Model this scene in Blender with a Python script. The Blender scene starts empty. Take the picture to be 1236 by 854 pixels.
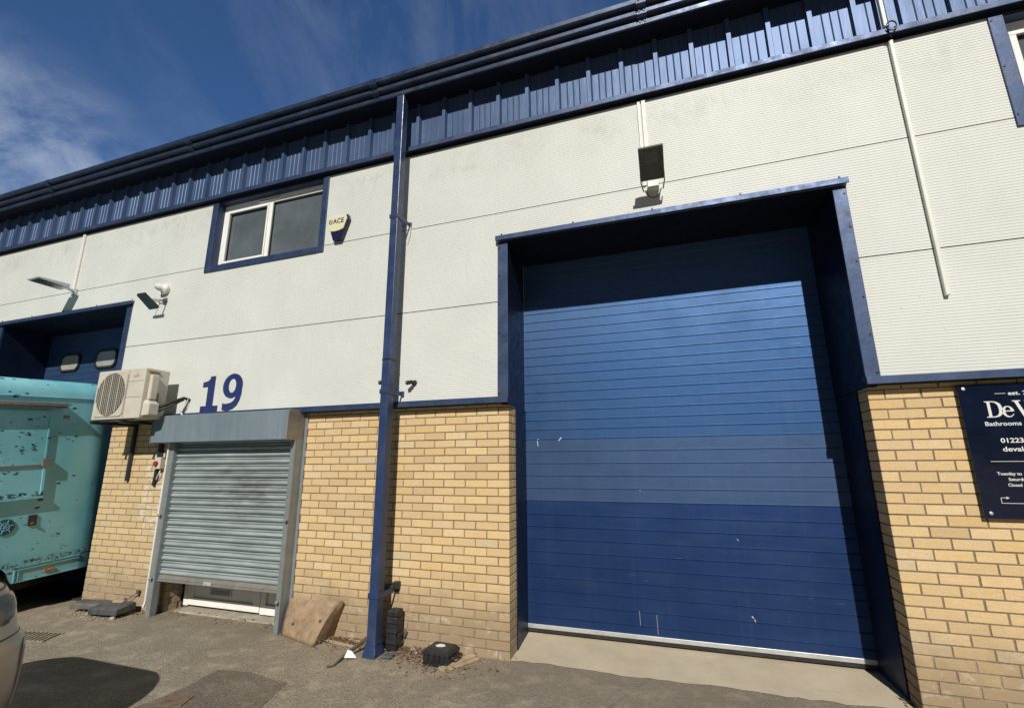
import bpy, bmesh, math, random
from mathutils import Vector, Matrix
from mathutils.geometry import tessellate_polygon
R = math.radians
random.seed(7)
sc = bpy.context.scene
col = sc.collection

# ------------------------------------------------------------------ node helpers
class N:
    def __init__(s, nt): s.nt = nt
    def new(s, t, **k):
        n = s.nt.nodes.new(t)
        for a, v in k.items(): setattr(n, a, v)
        return n
    def link(s, a, b): s.nt.links.new(a, b)
    def math(s, op, a, b=None, c=None, clamp=False):
        n = s.new('ShaderNodeMath', operation=op, use_clamp=clamp)
        for i, v in enumerate((a, b, c)):
            if v is None: continue
            if isinstance(v, (int, float)): n.inputs[i].default_value = v
            else: s.link(v, n.inputs[i])
        return n.outputs[0]
    def mix(s, f, a, b, blend='MIX'):
        n = s.new('ShaderNodeMix', data_type='RGBA', blend_type=blend)
        for sock, v in ((n.inputs[0], f), (n.inputs[6], a), (n.inputs[7], b)):
            if isinstance(v, (int, float)): sock.default_value = v
            elif isinstance(v, (tuple, list)): sock.default_value = (*v[:3], 1)
            else: s.link(v, sock)
        return n.outputs[2]
    def pos(s, scale=(1, 1, 1), loc=(0, 0, 0), obj=False, rot=(0, 0, 0)):
        if obj: o = s.new('ShaderNodeTexCoord').outputs['Object']
        else: o = s.new('ShaderNodeNewGeometry').outputs['Position']
        m = s.new('ShaderNodeMapping'); s.link(o, m.inputs[0])
        m.inputs[3].default_value = scale; m.inputs[1].default_value = loc; m.inputs[2].default_value = rot
        return m.outputs[0]
    def noise(s, vec, scale, detail=4, rough=.55, dist=0):
        n = s.new('ShaderNodeTexNoise'); s.link(vec, n.inputs['Vector'])
        n.inputs['Scale'].default_value = scale; n.inputs['Detail'].default_value = detail
        n.inputs['Roughness'].default_value = rough; n.inputs['Distortion'].default_value = dist
        return n.outputs['Fac']
    def ramp(s, fac, *stops):
        n = s.new('ShaderNodeValToRGB'); s.link(fac, n.inputs[0]); e = n.color_ramp.elements
        while len(e) > 1: e.remove(e[-1])
        for i, (p, c) in enumerate(stops):
            x = e[0] if i == 0 else e.new(p)
            x.position = p; x.color = (c, c, c, 1) if isinstance(c, (int, float)) else (*c[:3], 1)
        return n.outputs[0]
    def smooth(s, v, a, b):
        n = s.new('ShaderNodeMapRange', interpolation_type='SMOOTHSTEP', clamp=True)
        s.link(v, n.inputs[0]); n.inputs[1].default_value = a; n.inputs[2].default_value = b
        return n.outputs[0]
    def xyz(s, vec):
        n = s.new('ShaderNodeSeparateXYZ'); s.link(vec, n.inputs[0]); return n.outputs
    def bump(s, h, strength, dist=.01):
        n = s.new('ShaderNodeBump'); s.link(h, n.inputs['Height'])
        n.inputs['Strength'].default_value = strength; n.inputs['Distance'].default_value = dist
        return n.outputs[0]

def base(name):
    m = bpy.data.materials.new(name); m.use_nodes = True
    n = N(m.node_tree); b = m.node_tree.nodes['Principled BSDF']
    return m, n, b

def mk(name, c, rough=.5, metal=0, var=.12, scale=5, dirt=None, bump=0, bscale=60, spec=.5, streak=0, coat=0, fine=.5):
    """paint / metal / plastic with mottling, vertical streaks and dust"""
    m, n, b = base(name)
    p = n.pos()
    f = n.noise(p, scale, 6, .62)
    g = n.noise(p, scale * 9, 4, .6)
    f2 = n.math('ADD', n.math('MULTIPLY', f, 1 - fine * .5), n.math('MULTIPLY', g, fine * .5))
    lo = tuple(x * (1 - var * 2.2) for x in c); hi = tuple(min(1, x * (1 + var * 2.2)) for x in c)
    colr = n.ramp(f2, (.25, lo), (.75, hi))
    if streak:
        s = n.noise(n.pos((9, 9, .55)), 1.6, 4, .6)
        s = n.ramp(s, (.48, 0), (.75, 1))
        colr = n.mix(n.math('MULTIPLY', s, streak), colr, tuple(x * .55 for x in c))
    if dirt:
        dc, amt, th = dirt
        d = n.noise(n.pos(loc=(3, 1, 5)), 3.2, 8, .68)
        d = n.ramp(d, (th, 0), (min(1, th + .25), 1))
        colr = n.mix(n.math('MULTIPLY', d, amt), colr, dc)
    n.link(colr, b.inputs['Base Color'])
    b.inputs['Metallic'].default_value = metal
    r = n.ramp(n.noise(n.pos(loc=(9, 2, 0)), scale * 2, 5, .6), (.3, max(.02, rough - .1)), (.7, min(1, rough + .12)))
    n.link(r, b.inputs['Roughness'])
    b.inputs['Specular IOR Level'].default_value = spec
    b.inputs['Coat Weight'].default_value = coat
    if bump:
        n.link(n.bump(n.noise(n.pos(), bscale, 5, .65), bump), b.inputs['Normal'])
    return m

M = {}
NAVY = (.028, .055, .15)
M['navy'] = mk('navy_painted_steel', (.036, .062, .135), .46, .4, var=.14, streak=.15, dirt=((.13, .14, .16), .34, .48), bump=.10, bscale=40, spec=.5)
M['navy_shade'] = mk('navy_soffit_shade', (.006, .009, .020), .6, var=.15, dirt=((.03, .03, .03), .2, .6), spec=.2)  # shaded copy of the navy: soffit and underside shade is in the colour
M['navy_inner'] = mk('navy_reveal_shade', (.012, .021, .055), .45, .5, var=.18, streak=.3, dirt=((.07, .065, .06), .25, .52), bump=.10, bscale=9, spec=.35)  # navy darkened so the shade of the door recesses is in the colour
M['gutter'] = mk('navy_gutter_steel', (.030, .048, .095), .42, .5, var=.16, streak=.15, spec=.6, dirt=((.12, .12, .13), .35, .48), bump=.06, bscale=25)
M['pipe'] = mk('blue_downpipe_steel', (.022, .044, .118), .36, var=.14, spec=.5, streak=.22, dirt=((.10, .105, .115), .38, .48), bump=.07, bscale=10)
M['upvc'] = mk('white_window_plastic', (.80, .80, .77), .35, var=.04, dirt=((.4, .37, .3), .25, .55))
M['galv'] = mk('galvanised_steel', (.27, .30, .31), .45, .4, var=.10, scale=8, streak=.3, dirt=((.22, .21, .19), .4, .5), bump=.05)
M['brown_metal'] = mk('weathered_steel_end_plate', (.25, .235, .21), .55, .2, var=.12, scale=9, streak=.35, dirt=((.12, .11, .09), .5, .5))
M['alum'] = mk('aluminium_trim', (.55, .56, .56), .4, .4, var=.08, scale=9, dirt=((.3, .29, .26), .4, .5))
M['black'] = mk('black_plastic', (.02, .02, .022), .42, var=.2, dirt=((.14, .13, .11), .35, .52))
M['black_metal'] = mk('black_steel', (.025, .026, .028), .4, var=.2, dirt=((.15, .14, .13), .4, .55))
M['acwhite'] = mk('beige_appliance_steel', (.56, .52, .44), .42, var=.05, streak=.12, dirt=((.34, .30, .22), .35, .5))
M['acdark'] = mk('dark_coil_fins', (.030, .028, .025), .6, var=.3, scale=25)
M['trunk'] = mk('white_trunking_plastic', (.68, .68, .62), .45, var=.05)
M['lampgrey'] = mk('grey_lamp_housing', (.13, .13, .13), .45, .2, var=.12, dirt=((.2, .19, .17), .4, .5))
M['lampglass'] = mk('dark_lamp_glass', (.06, .06, .058), .15, var=.3, scale=12, spec=.8)
M['red'] = mk('red_plastic', (.35, .03, .02), .4, var=.1)
M['orange'] = mk('orange_marker_lens', (.45, .12, .05), .35, var=.2, scale=30)
M['tyre'] = mk('tyre_rubber', (.022, .022, .022), .8, var=.2, bump=.2)
M['alloy'] = mk('alloy_wheel', (.38, .38, .38), .35, .7, var=.1)
M['wood'] = mk('weathered_timber', (.40, .31, .20), .8, var=.22, scale=14, bump=.3, streak=0, dirt=((.15, .12, .09), .5, .5))
M['paper'] = mk('white_paper', (.75, .75, .73), .7, var=.04)
M['rag'] = mk('teal_cloth', (.07, .11, .13), .9, var=.3, scale=30)
M['stone'] = mk('pale_rubble', (.36, .33, .27), .85, var=.25, scale=18, bump=.5)
M['slab'] = mk('dark_grey_rubber_block', (.06, .066, .075), .6, var=.25, scale=9, bump=.25, dirt=((.25, .22, .17), .6, .45))
M['signblue'] = mk('navy_sign_panel', (.0035, .0065, .020), .10, var=.2, spec=.5, dirt=((.015, .022, .045), .3, .55))
M['signtext'] = mk('silver_lettering', (.68, .68, .66), .4, var=.03)
M['numblue'] = mk('blue_number_vinyl', (.018, .032, .12), .4, var=.05)
M['bellcream'] = mk('cream_alarm_cover', (.66, .64, .42), .4, var=.05, dirt=((.6, .5, .3), .3, .5))
M['bellblue'] = mk('dark_blue_lens', (.012, .014, .05), .25, var=.1)
M['rust'] = mk('rusty_cast_iron', (.19, .125, .09), .8, .3, var=.25, scale=20, bump=.5)
M['iron'] = mk('worn_concrete_grate', (.26, .22, .165), .85, var=.2, scale=20, bump=.5)
M['roof'] = mk('grey_blue_roof_steel', (.07, .09, .14), .5, var=.1)
M['copper'] = mk('copper_fitting', (.3, .14, .07), .4, .6, var=.2)
M['tealdark'] = mk('dark_teal_print', (.02, .08, .12), .5, var=.2)
M['decalred'] = mk('faded_red_print', (.6, .28, .25), .5, var=.1)
M['railgrey'] = mk('grey_awning_rail', (.21, .2, .19), .45, .3, var=.15, scale=12, dirt=((.08, .07, .06), .4, .5))

def m_clad():
    m, n, b = base('white_microrib_cladding')
    P = n.pos(); X, Y, Z = n.xyz(P)
    c = n.ramp(n.noise(P, 1.3, 6, .6), (.3, (.585, .60, .565)), (.7, (.65, .665, .63)))
    # grime that has run down under the eaves flashing
    s = n.noise(n.pos((7, 7, 4.5)), 1.0, 8, .78)
    s2 = n.noise(n.pos((1, 1, 1.5)), 1.4, 3, .5)
    band = n.math('MULTIPLY', n.smooth(Z, 4.60, 4.90), n.math('SUBTRACT', 1.0, n.smooth(Z, 5.0, 5.12)))
    g = n.math('MULTIPLY', n.ramp(s, (.44, 0), (.75, 1)), n.ramp(s2, (.38, 0), (.62, 1)))
    c = n.mix(n.math('MULTIPLY', n.math('MULTIPLY', g, band), .8), c, (.40, .41, .36))
    st = n.ramp(n.noise(n.pos((16, 16, .5)), 1.2, 5, .65), (.5, 0), (.78, 1))
    c = n.mix(n.math('MULTIPLY', st, .10), c, (.42, .42, .36))
    sp = n.ramp(n.noise(P, 38, 2, .5), (.735, 0), (.76, 1))
    c = n.mix(n.math('MULTIPLY', sp, .5), c, (.3, .27, .22))
    n.link(c, b.inputs['Base Color']); b.inputs['Roughness'].default_value = .55
    n.link(n.bump(n.noise(n.pos((60, 60, 400)), 1, 3, .6), .06), b.inputs['Normal'])
    return m
M['clad'] = m_clad()
M['clad_joint'] = mk('dark_panel_joint', (.02, .02, .02), .9)

def m_brick():
    m, n, b = base('yellow_buff_brick')
    P = n.pos(); X, Y, Z = n.xyz(P)
    a = n.new('ShaderNodeAttribute', attribute_name='bc').outputs['Color']
    v1 = n.noise(n.pos((1, 1, 3)), 18, 6, .7)
    v2 = n.noise(P, 120, 4, .7)
    c = n.mix(n.ramp(v1, (.35, 0), (.75, .65)), a, (.58, .40, .18))
    c = n.mix(n.ramp(v2, (.45, 0), (.75, .5)), c, (.33, .22, .10))
    c = n.mix(n.ramp(n.noise(n.pos((1, 1, 2), loc=(1, 7, 2)), 34, 3, .6), (.66, 0), (.72, .45)), c, (.22, .16, .10))
    c = n.mix(n.ramp(n.noise(P, 2.1, 5, .6), (.45, 0), (.7, .22)), c, (.58, .41, .24))
    # splash-back grime on the lowest courses
    zz = n.math('ADD', Z, n.math('MULTIPLY', n.math('SUBTRACT', n.noise(P, 3.5, 6, .7), .5), .55))
    low = n.math('SUBTRACT', 1.0, n.smooth(zz, .12, .72))
    c = n.mix(n.math('MULTIPLY', low, .78), c, (.25, .19, .13))
    runs = n.math('MULTIPLY', n.ramp(n.noise(n.pos((22, 22, 1.1), loc=(3, 0, 0)), 1.0, 5, .65), (.56, 0), (.78, 1)), n.smooth(Z, 1.2, 2.2))
    c = n.mix(n.math('MULTIPLY', runs, .35), c, (.30, .23, .15))
    c = n.mix(n.math('MULTIPLY', n.math('SUBTRACT', 1.0, n.smooth(X, -4.6, -3.6)), .30), c, (.42, .33, .22))
    # lime bloom
    e = n.noise(n.pos((1, 1, 1.4), loc=(0, 0, 4)), 7, 5, .7)
    em = n.math('MULTIPLY', n.ramp(e, (.56, 0), (.66, 1)), n.math('SUBTRACT', 1.0, n.smooth(Z, .25, .9)))
    c = n.mix(n.math('MULTIPLY', em, .6), c, (.56, .50, .42))
    # plaster smears beside the shutter
    sm = n.math('MULTIPLY', n.smooth(X, -4.86, -4.76), n.math('SUBTRACT', 1.0, n.smooth(X, -4.5, -4.42)))
    sn = n.ramp(n.noise(n.pos((1, 1, 2.2), loc=(5, 5, 5)), 11, 5, .7), (.50, 0), (.56, 1))
    zb = n.math('MULTIPLY', n.smooth(Z, .75, .95), n.math('SUBTRACT', 1.0, n.smooth(Z, 1.85, 2.0)))
    c = n.mix(n.math('MULTIPLY', n.math('MULTIPLY', sm, sn), n.math('MULTIPLY', zb, .75)), c, (.66, .63, .57))
    n.link(c, b.inputs['Base Color']); b.inputs['Roughness'].default_value = .85
    b.inputs['Specular IOR Level'].default_value = .25
    h = n.math('ADD', v2, n.math('MULTIPLY', v1, .8))
    n.link(n.bump(h, .5, .006), b.inputs['Normal'])
    return m
M['brick'] = m_brick()
def m_mortar():
    m, n, b = base('grey_brown_mortar')
    P = n.pos(); Z = n.xyz(P)[2]
    c = n.ramp(n.noise(P, 30, 6, .7), (.3, (.16, .125, .08)), (.7, (.26, .205, .14)))
    c = n.mix(n.math('MULTIPLY', n.ramp(n.noise(P, 5, 4, .6), (.5, 0), (.62, 1)), n.math('SUBTRACT', .8, n.smooth(Z, .3, .8), clamp=True)), c, (.38, .33, .26))
    n.link(c, b.inputs['Base Color']); b.inputs['Roughness'].default_value = .95
    n.link(n.bump(n.noise(P, 150, 3, .7), .5, .004), b.inputs['Normal'])
    return m
M['mortar'] = m_mortar()

def m_door():
    m, n, b = base('blue_sectional_door_paint')
    P = n.pos(); X, Y, Z = n.xyz(P)
    lowc = (.021, .054, .172)
    midc = (.060, .110, .228)
    upc = (.040, .102, .245)
    c = n.mix(n.smooth(Z, 1.880, 1.882), midc, upc)
    # paler towards the top: sky sheen painted into the colour
    c = n.mix(n.math('MULTIPLY', n.smooth(Z, 2.4, 3.5), .35), c, (.095, .155, .265))
    c = n.mix(n.smooth(Z, 1.2655, 1.2665), lowc, c)
    v = n.noise(n.pos((1, 1, 4)), 1.5, 6, .62)
    c = n.mix(n.ramp(v, (.45, 0), (.75, .20)), c, (.085, .135, .22))
    # faint vertical runs and scuffs
    s = n.ramp(n.noise(n.pos((26, 26, .7)), 1.0, 5, .65), (.52, 0), (.78, 1))
    c = n.mix(n.math('MULTIPLY', s, .06), c, (.20, .24, .30))
    sc_ = n.ramp(n.noise(n.pos((2, 2, 30), rot=(0, .35, 0)), 3.0, 3, .5), (.735, 0), (.76, 1))
    c = n.mix(n.math('MULTIPLY', sc_, .25), c, (.35, .38, .42))
    n.link(c, b.inputs['Base Color'])
    n.link(n.ramp(n.noise(P, 3, 5, .6), (.3, .46), (.7, .60)), b.inputs['Roughness'])
    b.inputs['Specular IOR Level'].default_value = .35; b.inputs['Metallic'].default_value = .75
    n.link(n.bump(n.noise(n.pos((5, 5, 9)), 1, 3, .5), .08, .02), b.inputs['Normal'])
    return m
M['door'] = m_door()
M['scuff'] = mk('bare_scuff', (.55, .55, .52), .6, var=.1)

def m_band():
    m, n, b = base('blue_eaves_cladding_paint')
    P = n.pos()
    X = n.xyz(P)[0]
    c = n.mix(n.ramp(n.noise(P, 2, 5, .6), (.3, 0), (.7, 1)), (.042, .082, .175), (.075, .118, .225))
    n.link(c, b.inputs['Base Color'])
    b.inputs['Roughness'].default_value = .50; b.inputs['Specular IOR Level'].default_value = .6; b.inputs['Metallic'].default_value = .40
    n.link(n.bump(n.noise(n.pos((7, 7, 1.5)), 1.2, 3, .5), .25, .02), b.inputs['Normal'])
    return m
M['band'] = m_band()

def m_shutter():
    m, n, b = base('galvanised_shutter_lath')
    P = n.pos(); X, Y, Z = n.xyz(P)
    c = n.ramp(n.noise(n.pos((1, 1, 7)), 2.2, 6, .65), (.3, (.26, .305, .31)), (.72, (.42, .475, .48)))
    dx = n.math('MULTIPLY', n.math('ADD', X, 3.15), 1.35); dz = n.math('MULTIPLY', n.math('SUBTRACT', Z, 1.38), 2.6)
    r = n.math('SQRT', n.math('ADD', n.math('MULTIPLY', dx, dx), n.math('MULTIPLY', dz, dz)))
    blot = n.math('MULTIPLY', n.math('SUBTRACT', 1.0, n.smooth(r, .1, 1.25)), n.ramp(n.noise(n.pos((1, 1, 3)), 3.4, 6, .72), (.38, 0), (.66, 1)))
    c = n.mix(n.math('MULTIPLY', blot, .85), c, (.10, .095, .095))
    pale = n.ramp(n.noise(n.pos((1, 1, 14), loc=(2, 0, 0)), 2.6, 5, .7), (.58, 0), (.72, 1))
    c = n.mix(n.math('MULTIPLY', pale, .45), c, (.62, .63, .62))
    n.link(c, b.inputs['Base Color']); b.inputs['Metallic'].default_value = .25
    n.link(n.ramp(n.noise(P, 8, 5, .6), (.3, .34), (.7, .55)), b.inputs['Roughness'])
    return m
M['shutter'] = m_shutter()

def m_box():
    m, n, b = base('blue_grey_shutter_hood')
    P = n.pos(); Z = n.xyz(P)[2]
    c = n.ramp(n.noise(P, 2.5, 6, .6), (.3, (.15, .20, .235)), (.7, (.205, .255, .29)))
    s = n.ramp(n.noise(n.pos((18, 18, .8)), 1.1, 5, .65), (.5, 0), (.75, 1))
    c = n.mix(n.math('MULTIPLY', s, .3), c, (.38, .42, .42))
    n.link(c, b.inputs['Base Color']); b.inputs['Roughness'].default_value = .42; b.inputs['Metallic'].default_value = .15
    return m
M['box'] = m_box()

def m_teal():
    m, n, b = base('chipped_teal_trailer_paint')
    P = n.pos(obj=True); X, Y, Z = n.xyz(P)
    c = n.ramp(n.noise(P, 1.6, 6, .6), (.3, (.15, .46, .55)), (.7, (.28, .64, .73)))
    chip = n.noise(n.pos((1, 5.5, 11), obj=True), 1.5, 5, .66, 0)
    big = n.noise(n.pos(obj=True, loc=(4, 2, 1)), 1.7, 2, .5)
    th = n.math('ADD', chip, n.math('MULTIPLY', n.math('SUBTRACT', big, .5), .45))
    cm = n.ramp(th, (.655, 0), (.663, 1))
    ruf = n.math('MULTIPLY', n.ramp(n.noise(n.pos((1, 3, 3), obj=True, loc=(2, 2, 2)), 9, 5, .7), (.5, 0), (.54, 1)), n.math('SUBTRACT', 1.0, n.smooth(n.math('ABSOLUTE', n.math('SUBTRACT', Z, .52)), .012, .05)))
    ruf2 = n.math('MULTIPLY', n.ramp(n.noise(n.pos((1, 3, 3), obj=True, loc=(5, 2, 2)), 8, 5, .7), (.48, 0), (.52, 1)), n.math('SUBTRACT', 1.0, n.smooth(n.math('ABSOLUTE', n.math('SUBTRACT', Z, 1.29)), .012, .04)))
    ruf2 = n.math('MULTIPLY', ruf2, n.math('LESS_THAN', Y, .66))
    cm = n.math('MAXIMUM', cm, n.math('MAXIMUM', ruf, ruf2))
    c = n.mix(cm, c, (.012, .045, .075))
    wob = n.math('MULTIPLY', n.math('SUBTRACT', n.noise(n.pos(obj=True), 40, 3, .6), .5), .25)
    for sc_, cut, rad, ofs in ((7.0, .80, .20, 0), (15.0, .74, .22, 3), (4.2, .86, .13, 6)):
        vv = n.new('ShaderNodeTexVoronoi'); n.link(n.pos((.15, 1, 1.9), obj=True, loc=(ofs, ofs * .7, ofs * .3), rot=(.25, 0, 0)), vv.inputs['Vector']); vv.inputs['Scale'].default_value = sc_
        cc = n.xyz(vv.outputs['Color'])
        rr_ = n.math('MULTIPLY', n.math('ADD', cc[1], .25), rad)
        hit = n.math('LESS_THAN', n.math('ADD', vv.outputs['Distance'], n.math('MULTIPLY', wob, rad * 3)), rr_)
        hit = n.math('MULTIPLY', hit, n.math('GREATER_THAN', cc[0], cut))
        c = n.mix(hit, c, (.014, .05, .075))
    st = n.ramp(n.noise(n.pos((12, 12, .6), obj=True), 1.1, 5, .6), (.5, 0), (.8, 1))
    c = n.mix(n.math('MULTIPLY', st, .22), c, (.20, .30, .28))
    c = n.mix(n.math('MULTIPLY', n.math('SUBTRACT', 1.0, n.smooth(Z, .3, .75)), .3), c, (.14, .16, .13))
    n.link(c, b.inputs['Base Color'])
    n.link(n.math('MULTIPLY_ADD', cm, .3, .36), b.inputs['Roughness'])
    n.link(n.bump(n.noise(n.pos((1, 2, 2), obj=True), 2, 3, .5), .12, .03), b.inputs['Normal'])
    return m
M['teal'] = m_teal()

def m_glass(name, c, rough=.06):
    m, n, b = base(name)
    n.link(n.ramp(n.noise(n.pos(), 3, 5, .6), (.3, tuple(x * .8 for x in c)), (.7, tuple(x * 1.2 for x in c))), b.inputs['Base Color'])
    b.inputs['Roughness'].default_value = rough; b.inputs['Specular IOR Level'].default_value = .7
    n.link(n.bump(n.noise(n.pos(), .8, 2, .5), .05, .05), b.inputs['Normal'])
    return m
M['glass'] = m_glass('dusty_window_glass', (.10, .118, .130), .12)
M['frosted'] = m_glass('frosted_door_window', (.33, .33, .31), .3)
M['carglass'] = m_glass('tinted_car_glass', (.01, .012, .013))
M['lens'] = m_glass('clear_headlamp_lens', (.07, .09, .10), .08)

def m_ground(name, tone, patch=False):
    m, n, b = base(name)
    P = n.pos(); X, Y, Z = n.xyz(P)
    vo = n.new('ShaderNodeTexVoronoi'); n.link(P, vo.inputs['Vector']); vo.inputs['Scale'].default_value = 95
    cell = n.xyz(vo.outputs['Color'])[0]
    a = tuple(t * .68 for t in tone); h = tuple(t * 1.42 for t in tone)
    c = n.mix(cell, a, h)
    c = n.mix(n.ramp(n.noise(P, 230, 3, .7), (.3, .55), (.7, 0)), c, tuple(t * .4 for t in tone))
    big = n.noise(P, .9, 7, .65)
    c = n.mix(n.ramp(big, (.38, 0), (.62, .6)), c, tuple(t * .55 for t in tone))
    mid = n.noise(n.pos(loc=(7, 3, 0)), 4.5, 6, .7)
    c = n.mix(n.ramp(mid, (.5, 0), (.68, .55)), c, (tone[0] * 1.55, tone[1] * 1.5, tone[2] * 1.4))
    # wind-blown dust collects along the foot of the wall
    yy = n.math('ADD', Y, n.math('MULTIPLY', n.math('SUBTRACT', n.noise(P, 2.2, 6, .7), .5), .9))
    d = n.smooth(yy, -.75, .1)
    c = n.mix(n.math('MULTIPLY', d, .0 if patch else .45), c, (.235, .19, .13))
    # pale chips
    v2 = n.new('ShaderNodeTexVoronoi'); n.link(P, v2.inputs['Vector']); v2.inputs['Scale'].default_value = 26
    chip = n.math('MULTIPLY', n.ramp(v2.outputs['Distance'], (.10, 1), (.16, 0)), n.ramp(n.xyz(v2.outputs['Color'])[1], (.86, 0), (.88, 1)))
    c = n.mix(n.math('MULTIPLY', chip, .7), c, (.42, .38, .30))
    # hairline cracks
    v3 = n.new('ShaderNodeTexVoronoi', feature='DISTANCE_TO_EDGE'); n.link(n.pos((1, 1, 1), loc=(.3, .2, 0)), v3.inputs['Vector']); v3.inputs['Scale'].default_value = .55
    w = n.math('MULTIPLY', n.ramp(n.math('ADD', v3.outputs['Distance'], n.math('MULTIPLY', n.noise(P, 14, 4, .7), .012)), (.004, 1), (.009, 0)), n.ramp(n.noise(P, 1.3, 3), (.5, 0), (.6, 1)))
    c = n.mix(n.math('MULTIPLY', w, .6), c, tuple(t * .35 for t in tone))
    n.link(c, b.inputs['Base Color']); b.inputs['Roughness'].default_value = .92
    b.inputs['Specular IOR Level'].default_value = .25
    hh = n.math('ADD', n.math('MULTIPLY', vo.outputs['Distance'], -1.0), n.math('MULTIPLY', n.noise(P, 260, 3, .7), .6))
    n.link(n.bump(hh, .8, .006), b.inputs['Normal'])
    return m
M['asphalt'] = m_ground('worn_asphalt', (.325, .283, .222))
M['asphalt2'] = m_ground('asphalt_repair', (.200, .172, .138), True)
def m_concrete():
    m, n, b = base('pale_concrete')
    P = n.pos()
    c = n.ramp(n.noise(P, 2.2, 7, .65), (.3, (.43, .36, .25)), (.72, (.58, .50, .36)))
    c = n.mix(n.ramp(n.noise(P, 90, 4, .7), (.5, 0), (.75, .4)), c, (.30, .24, .16))
    c = n.mix(n.ramp(n.noise(n.pos((1, 5, 1)), 3.5, 5, .7), (.6, 0), (.72, .4)), c, (.25, .18, .11))
    n.link(c, b.inputs['Base Color']); b.inputs['Roughness'].default_value = .9
    n.link(n.bump(n.noise(P, 120, 4, .7), .4, .004), b.inputs['Normal'])
    return m
M['concrete'] = m_concrete()
M['board'] = mk('dusty_brown_plastic', (.30, .21, .13), .8, var=.26, scale=11, dirt=((.17, .125, .085), .6, .5), bump=.15, bscale=30)
def m_car():
    m, n, b = base('dusty_silver_car_paint')
    P = n.pos(obj=True); Z = n.xyz(P)[2]
    c = n.ramp(n.noise(P, 2.5, 6, .6), (.3, (.38, .38, .36)), (.7, (.46, .455, .43)))
    d = n.math('MULTIPLY', n.math('SUBTRACT', 1.25, Z, clamp=True), n.ramp(n.noise(P, 4, 7, .7), (.3, .2), (.7, 1)))
    c = n.mix(n.math('MULTIPLY', d, .55), c, (.20, .175, .14))
    n.link(c, b.inputs['Base Color']); b.inputs['Metallic'].default_value = .45; b.inputs['Roughness'].default_value = .36
    b.inputs['Coat Weight'].default_value = .35; b.inputs['Coat Roughness'].default_value = .18
    return m
M['car'] = m_car()
def m_leaf():
    m, n, b = base('dry_leaves')
    a = n.new('ShaderNodeAttribute', attribute_name='bc').outputs['Color']
    n.link(n.mix(n.noise(n.pos(), 60, 3), a, (.12, .08, .05)), b.inputs['Base Color']); b.inputs['Roughness'].default_value = .9
    return m
M['leaf'] = m_leaf()

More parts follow.
